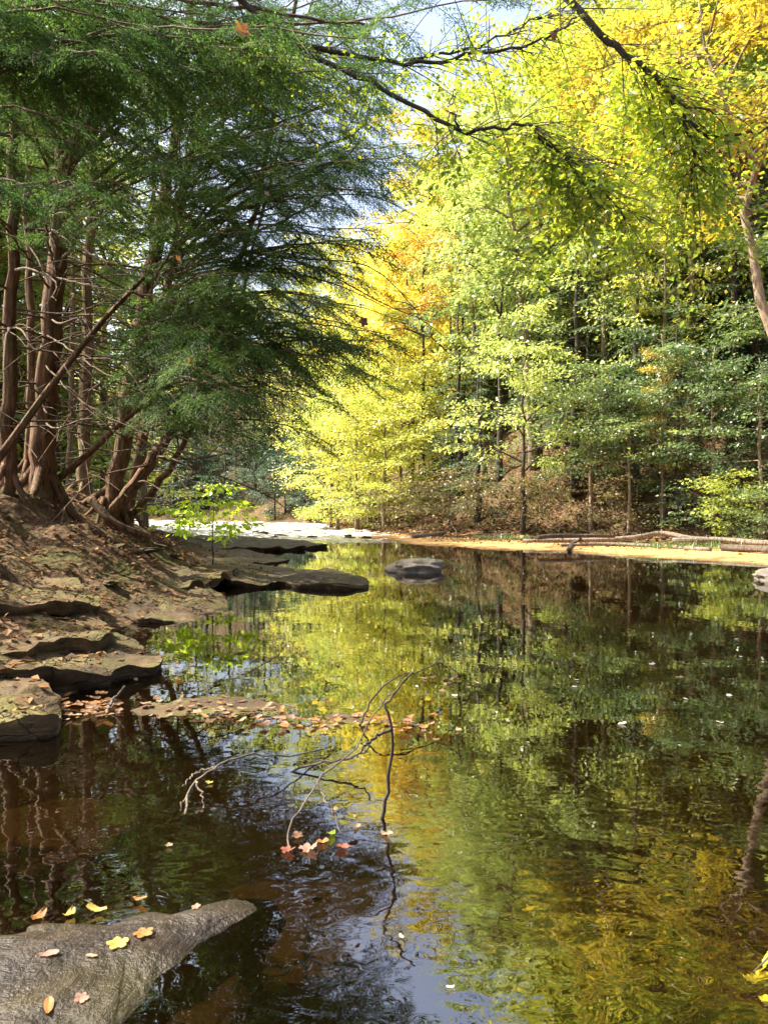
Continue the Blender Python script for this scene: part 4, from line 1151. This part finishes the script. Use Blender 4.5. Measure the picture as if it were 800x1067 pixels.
# grass tufts by the driftwood
PT, D, L = [], [], []
for (px, py, z, w_, n) in [(523, 561, .12, 1.2, 260), (695, 570, .12, 1.6, 300), (750, 569, .14, 1.2, 220)]:
    c = PZ(px, py, z)
    x = c[0] + rng.normal(0, w_ * .5, n); y = c[1] + rng.normal(0, .4, n)
    PT.append(np.stack([x, y, height(x, y)], -1)); D.append(np.stack([rng.normal(0, .4, n), rng.normal(0, .4, n), np.ones(n)], -1)); L.append(rng.uniform(.10, .32, n))
PT = np.concatenate(PT); D = np.concatenate(D); L = np.concatenate(L)
Q = leaf_quads(PT, D, rng.normal(0, 1, PT.shape), L, L * .10)
tag(link("grass", quads_mesh("grass", Q, rng.random(len(Q)), (M['grass'],))), "short green grass tufts beside the driftwood", "grass", kind="stuff")

# ------------------------------------------------------------------ dead branches standing in the pool
r = R_(5)
def stick(name, paths, mat, label):
    c = np.array(paths[0][0][0]); tb = Tubes()
    for pts, r0, r1 in paths:
        p_ = smooth_path(np.array(pts) - c, 22); p_[1:-1] += r.normal(0, .004, (20, 3))
        tb.add(p_, np.linspace(r0, r1, 22), 7, .15, r.uniform(0, 5))
    return tag(link(name, tb.mesh(name), mat=M[mat], loc=c), label, "branch", "dead branches in the pool")


b0 = PZ(396, 866, -.05)
Yb = b0[1]
stick("dead_branch", [([b0, P(402, 830, Yb), P(408, 790, Yb), P(407, 750, Yb), P(402, 735, Yb), P(412, 722, Yb), P(430, 700, Yb)], 0.008, .0035),
                      ([P(407, 760, Yb), P(385, 772, Yb - .1), P(372, 790, Yb - .15)], .006, .003)], 'bark_dark', "black forked dead branch standing upright out of the pool")
stick("dead_branch", [([PZ(318, 905, -.03), P(300, 880, 2.65), P(305, 855, 2.7), P(330, 815, 2.9), P(370, 780, 3.1), P(392, 740, 3.2), P(410, 722, 3.2)], 0.0045, .002),
                      ([P(330, 815, 2.9), P(345, 845, 2.8), P(355, 870, 2.7)], .004, .002)], 'twig', "thin pale dead branch arching up beside the black one")
stick("dead_branch", [([PZ(190, 862, -.02), P(200, 820, 3.1), P(225, 800, 3.2), P(262, 786, 3.3), P(300, 788, 3.4), PZ(345, 778, .02)], 0.0055, .003),
                      ([P(200, 822, 3.1), P(190, 838, 3.0), P(178, 855, 2.95)], .006, .003), ([P(225, 800, 3.2), P(205, 806, 3.2), P(190, 820, 3.1)], .006, .003),
                      ([P(204, 815, 3.1), P(212, 838, 3.0), P(206, 866, 2.9)], .005, .002)], 'twig', "grey twiggy dead branch lying low over the pool at left")
stick("dead_branch", [([PZ(275, 815, -.02), P(310, 802, 3.4), P(350, 792, 3.4), P(378, 785, 3.4), P(386, 772, 3.4)], 0.0055, .004)], 'bark_dark', "dark dead branch lying flat between the grey twig and the black fork")
stick("dead_branch", [([PZ(110, 745, 0), P(118, 730, 4.5), P(130, 715, 4.5)], .010, .006)], 'twig', "short pale stick poking out of the floating leaves")
stick("dead_branch", [([PZ(372, 760, -.02), P(400, 715, 4.2), P(455, 690, 4.6), P(482, 650, 4.9)], .006, .002), ([P(455, 690, 4.6), P(475, 700, 4.7), P(490, 712, 4.8)], .004, .002)], 'bark_dark', "wispy thin dead branch rising right of the black fork")

# ------------------------------------------------------------------ single leaves
def leaf_mesh(kind, seed):
    r = R_(seed); n = 40
    a = np.linspace(0, 2 * np.pi, n, endpoint=False)
    if kind == 'maple':
        rad = 0.60 + 0.30 * np.abs(np.cos(2.5 * a)) ** 1.1 + 0.10 * np.abs(np.cos(7.5 * a)) + r.normal(0, .03, n)
        rad *= 1 - 0.35 * np.exp(-((a - np.pi) / .45) ** 2)
        x, y = rad * np.cos(a), rad * np.sin(a)
    else:
        x = np.cos(a); y = 0.42 * np.sin(a) * (1 - .25 * np.cos(a))
    rings = []
    for s in (.35, .7, 1.0):
        X_, Y_ = x * s, y * s
        z = .26 * (X_ ** 2) + .34 * np.abs(Y_) - .05 * X_ + .06 * np.sin(X_ * 4 + seed) * s + .05 * r.normal(0, 1, n) * (s > .9)
        rings.append(np.stack([X_, Y_, z], -1))
    V = np.vstack([np.concatenate(rings), [[0, 0, 0]]]) * .5
    j = np.arange(n); k = (j + 1) % n
    Q = np.concatenate([np.stack([i * n + j, (i + 1) * n + j, (i + 1) * n + k, i * n + k], -1) for i in range(2)])
    T = np.stack([np.full(n, 3 * n), j, k], -1)
    return mesh_vf(kind + "_leaf", V, [Q, T], True)


LEAF = [leaf_mesh('maple', 1), leaf_mesh('maple', 2), leaf_mesh('oval', 3), leaf_mesh('oval', 4)]
for m_ in LEAF: m_.materials.append(LM['brown'])


def leaf(p, size, col, label, group=None, kind=None, rot=None, name="fallen_leaf", flat=1.0):
    k = int(rng.integers(4)) if kind is None else kind
    o = link(name, LEAF[k])
    o.material_slots[0].link = 'OBJECT'; o.material_slots[0].material = LM[col]
    o.location = [float(v) for v in p]
    o.scale = (size, size, size * flat)
    o.rotation_euler = (rng.normal(0, .1), rng.normal(0, .1), rng.uniform(0, 6.28)) if rot is None else rot
    return tag(o, label, "leaf", group)


COLN = {'brown': "brown", 'orange': "orange", 'yellow': "yellow", 'tan': "tan", 'pink': "pinkish tan", 'red': "red brown", 'green': "green", 'pale': "pale"}
# leaves lying on the foreground slab
bpy.context.view_layer.update()
for px, py, s, col, kind, lab in [(122, 985, .10, 'yellow', 0, "yellow maple leaf on the wet slab, left of the orange brown one"),
                                  (149, 974, .095, 'orange', 1, "orange brown maple leaf curled on the middle of the wet slab"),
                                  (50, 995, .085, 'pink', 2, "pinkish leaf lying flat on the wet slab's pale patch"),
                                  (50, 1050, .085, 'orange', 3, "orange leaf at the wet slab's bottom edge"),
                                  (84, 1042, .06, 'pink', 0, "small pink leaf on the glinting lower edge of the wet slab"),
                                  (95, 997, .055, 'tan', 2, "small tan leaf left of the yellow maple leaf on the wet slab"),
                                  (204, 946, .05, 'pink', 1, "small pinkish leaf high on the wet slab's thin end")]:
    Pw = PZ(px, py, .03)
    for _ in range(4):                                           # settle on the slab's surface along the line of sight
        ok_, lc, _n, _f = SLAB.ray_cast((Pw[0] - SLAB.location[0], Pw[1] - SLAB.location[1], 1.0), (0, 0, -1))
        if not ok_: break
        zz = lc[2] + SLAB.location[2]
        Pw = PZ(px, py, max(zz, 0.0) + .004)
    leaf(Pw, s * .62, col, lab, "leaves on the wet slab", kind, flat=.5)
for px, py, s, col, lab in [(40, 956, .10, 'orange', "orange leaf floating along the wet slab's upper left edge"), (72, 954, .10, 'yellow', "long yellow leaf against the wet slab's upper edge"), (100, 949, .09, 'yellow', "narrow yellow leaf right of the long one at the slab's upper edge"), (145, 938, .07, 'orange', "orange leaf at the slab's upper edge near the amber shallows")]:
    leaf(PZ(px, py, .012), s * .7, col, lab, "leaves at the wet slab's edge", 3)
# named floaters
for px, py, s, col, kind, lab in [(345, 870, .085, 'green', 2, "large yellow green leaf floating by the twigs"), (403, 870, .075, 'tan', 2, "tan oval leaf floating at the black branch's foot"),
                                  (322, 885, .09, 'pink', 0, "pale pink leaf in the raft below the green leaf"), (357, 884, .07, 'red', 1, "red leaf right of the pale pink one"),
                                  (300, 887, .07, 'red', 0, "dark red leaf at the raft's left end"), (310, 872, .06, 'brown', 1, "brown leaf above the dark red one"),
                                  (372, 862, .05, 'tan', 3, "small tan leaf between the green leaf and the branch foot"),
                                  (336, 878, .06, 'orange', 1, "orange brown leaf tucked beneath the green leaf"),
                                  (469, 1030, .03, 'pale', 2, "pale leaf floating alone on the blue sky reflection"), (750, 753, .05, 'pale', 2, "whitish leaf floating alone at right"),
                                  (348, 844, .04, 'orange', 1, "orange leaf under the arching twig"), (218, 816, .045, 'yellow', 0, "yellow leaf caught by the grey twiggy branch"),
                                  (176, 882, .04, 'tan', 1, "tan leaf floating near the grey twig's tip"), (418, 977, .03, 'pale', 3, "pale leaf below the black branch's reflection")]:
    leaf(PZ(px, py, .006), s * .8, col, lab, "leaves floating by the dead branches" if py > 800 and px < 440 else None, kind)
FL = "leaves floating in rafts by the left ledges"


def raft(n, x0, x1, y0, y1, slope, cols, size, tone, where, zc=.01):
    for k in range(n):
        f = rng.random(); px = x0 + (x1 - x0) * f; py = y0 + slope * f + (y1 - y0) * np.clip(rng.normal(.5, .25), 0, 1)
        col = rng.choice(cols)
        z = zc + rng.uniform(0, .012)
        leaf(PZ(px, py, z), rng.uniform(.4, .8) * size, col, "%s leaf in the %s" % (COLN[col], where), FL + ", " + where + ", " + COLN[col], kind=int(rng.choice([0, 1, 2, 2, 3, 3])), flat=.6)


raft(46, 64, 125, 722, 748, -2, ['orange', 'orange', 'brown', 'tan', 'brown'], .12, '', "leaf raft beside the low mossy ledge block", .012)
raft(22, 118, 205, 676, 716, 0, ['orange', 'tan', 'brown', 'yellow'], .10, '', "loose leaf line off the broad slab", .008)
raft(80, 150, 310, 722, 750, 8, ['orange', 'brown', 'brown', 'tan', 'tan'], .10, '', "leaf band over the dark rock tongue", .012)
raft(62, 270, 455, 741, 760, 2, ['pink', 'brown', 'tan', 'orange'], .09, '', "leaf band over the reddish rock tongue", .010)
raft(14, 440, 500, 700, 722, 0, ['brown', 'tan', 'pink'], .08, '', "small drift in the middle of the pool", .006)
raft(12, 30, 110, 735, 760, 0, ['tan', 'brown', 'orange'], .07, '', "dark gap under the ledges", .006)
for k in range(42):
    px, py = rng.uniform(430, 800), 592 + 200 * rng.random() ** 1.6
    leaf(PZ(px, py, .005), rng.uniform(.03, .06), rng.choice(['pale', 'tan']), "tiny pale leaf adrift on the open pool", "tiny pale leaves adrift on the open pool", flat=.5)
# dead leaves caught in the boughs
for px, py, Y, s, col, lab, rot in [(252, 34, 3.2, .13, 'orange', "large orange dead leaf caught in the overhead boughs", (1.3, .3, .4)), (186, 271, 5, .11, 'orange', "rusty orange leaf caught in the middle of the left boughs", (1.2, .2, 1)),
                                    (198, 377, 5, .09, 'orange', "small orange leaf hanging on a long bare twig", (.9, .4, 2)), (378, 336, 6.5, .17, 'dark', "dark brown curled leaf at the boughs' right tip", (1.3, .5, .2)),
                                    (575, 40, 6.9, .16, 'dark', "dark maroon leaf hanging where the overhead twigs cross", (1.4, .9, .3)), (278, 203, 6, .10, 'tan', "pale tan leaf caught high among the dark boughs", (1.0, .3, .4))]:
    leaf(P(px, py, Y), s * .6, col, lab, None, 0 if col != 'dark' else 1, rot, name="hanging_leaf")
# bright yellow leaves at the bottom right corner (twig reaching in)
c0 = P(830, 960, 1.75)
tb = Tubes(); tb.add(smooth_path([c0 - c0, P(815, 985, 1.75) - c0, P(800, 1000, 1.75) - c0, P(785, 1015, 1.75) - c0], 12), np.linspace(.004, .002, 12), 5)
rt = empty("leafy_twig", c0, "twig with bright yellow leaves at the bottom right corner", "twig")
link("stem", tb.mesh("twig_stem"), rt, M['bark_dark'])
for px, py, s in [(788, 1022, .075), (800, 1005, .06), (798, 1045, .06)]:
    o = link("leaf", LEAF[2], rt); o.material_slots[0].link = 'OBJECT'; o.material_slots[0].material = LM['bright']
    o.location = [float(v) for v in (P(px, py, 1.75) - c0)]; o.scale = (s, s, s); o.rotation_euler = (.9, .5, rng.uniform(0, 6))

# ------------------------------------------------------------------ leaf litter on the banks (uncountable)
def litter(n, X, Y, size, zoff=.012):
    z = height(X, Y) + zoff
    d = np.stack([rng.normal(0, 1, n), rng.normal(0, 1, n), rng.normal(0, .25, n)], -1)
    nn = np.array([0, 0, 1.0]) + rng.normal(0, .35, (n, 3))
    L = size * rng.uniform(.6, 1.3, n)
    return leaf_quads(np.stack([X, Y, z], -1), d, nn, L, L * rng.uniform(.45, .75, n), .18)


n = 19000
Y = 4.0 + 26 * rng.random(n) ** 1.5
X = np.interp(Y, LY, LX) - 7 * rng.random(n) ** 1.3 + .15
ok = (height(X, Y) > .06) & (rng.random(n) < np.clip(.25 + .55 * (np.interp(Y, LY, LX) - X), 0, 1)) & (fbm(np.stack([X * 1.1, Y * 1.1, 0 * X + 8], -1), 3) > -.35)
Q1 = litter(ok.sum(), X[ok], Y[ok], .085, .02)
n = 26000
X = rng.uniform(-4, 24, n); Y = np.interp(X, RX, RY) + 16 * rng.random(n) ** 1.4
Q2 = litter(n, X, Y, .16, .02)
n = 2600
X = rng.uniform(0, 13, n); Y = np.interp(X, RX, RY) - np.abs(rng.normal(0, 2.2, n))
ok = height(X, Y) > .012
Q3 = litter(ok.sum(), X[ok], Y[ok], .10, .012)
Q = np.concatenate([Q1, Q2, Q3])
tag(link("leaf_litter", quads_mesh("leaf_litter", Q, np.clip(rng.beta(1.5, 2.6, len(Q)), 0, .84), (M['litter'],))), "fallen brown leaves covering both banks", "leaf litter", kind="stuff")
# litter lying on each ledge slab: found by casting down on the slab meshes
bpy.context.view_layer.update()
QL = []
for ob in [o for o in COL.objects if o.name.startswith("rock_ledge")]:
    bb = np.array([v.co for v in ob.data.vertices]); lo, hi = bb.min(0), bb.max(0)
    n = int(min(900, 160 * (hi[0] - lo[0]) * (hi[1] - lo[1])))
    for k in range(n):
        x, y = rng.uniform(lo[0], hi[0]), rng.uniform(lo[1], hi[1])
        if vnoise(np.array([x * 2.2 + ob.location[0], y * 2.2, 4.0])) < -.1: continue
        hit, loc, no, _ = ob.ray_cast((x, y, hi[2] + .5), (0, 0, -1))
        if hit and no[2] > .5: QL.append(np.array(ob.location) + np.array(loc) + [0, 0, .008])
QL = np.array(QL); n = len(QL)
d = np.stack([rng.normal(0, 1, n), rng.normal(0, 1, n), rng.normal(0, .15, n)], -1); L = .062 * rng.uniform(.5, 1.3, n)
Q = leaf_quads(QL, d, np.array([0, 0, 1.0]) + rng.normal(0, .25, (n, 3)), L, L * rng.uniform(.45, .75, n), .18)
tag(link("leaf_litter", quads_mesh("ledge_litter", Q, np.clip(rng.beta(1.7, 2.4, n), 0, .78), (M['litter'],))), "brown and tan fallen leaves scattered over the rock ledges", "leaf litter", kind="stuff")
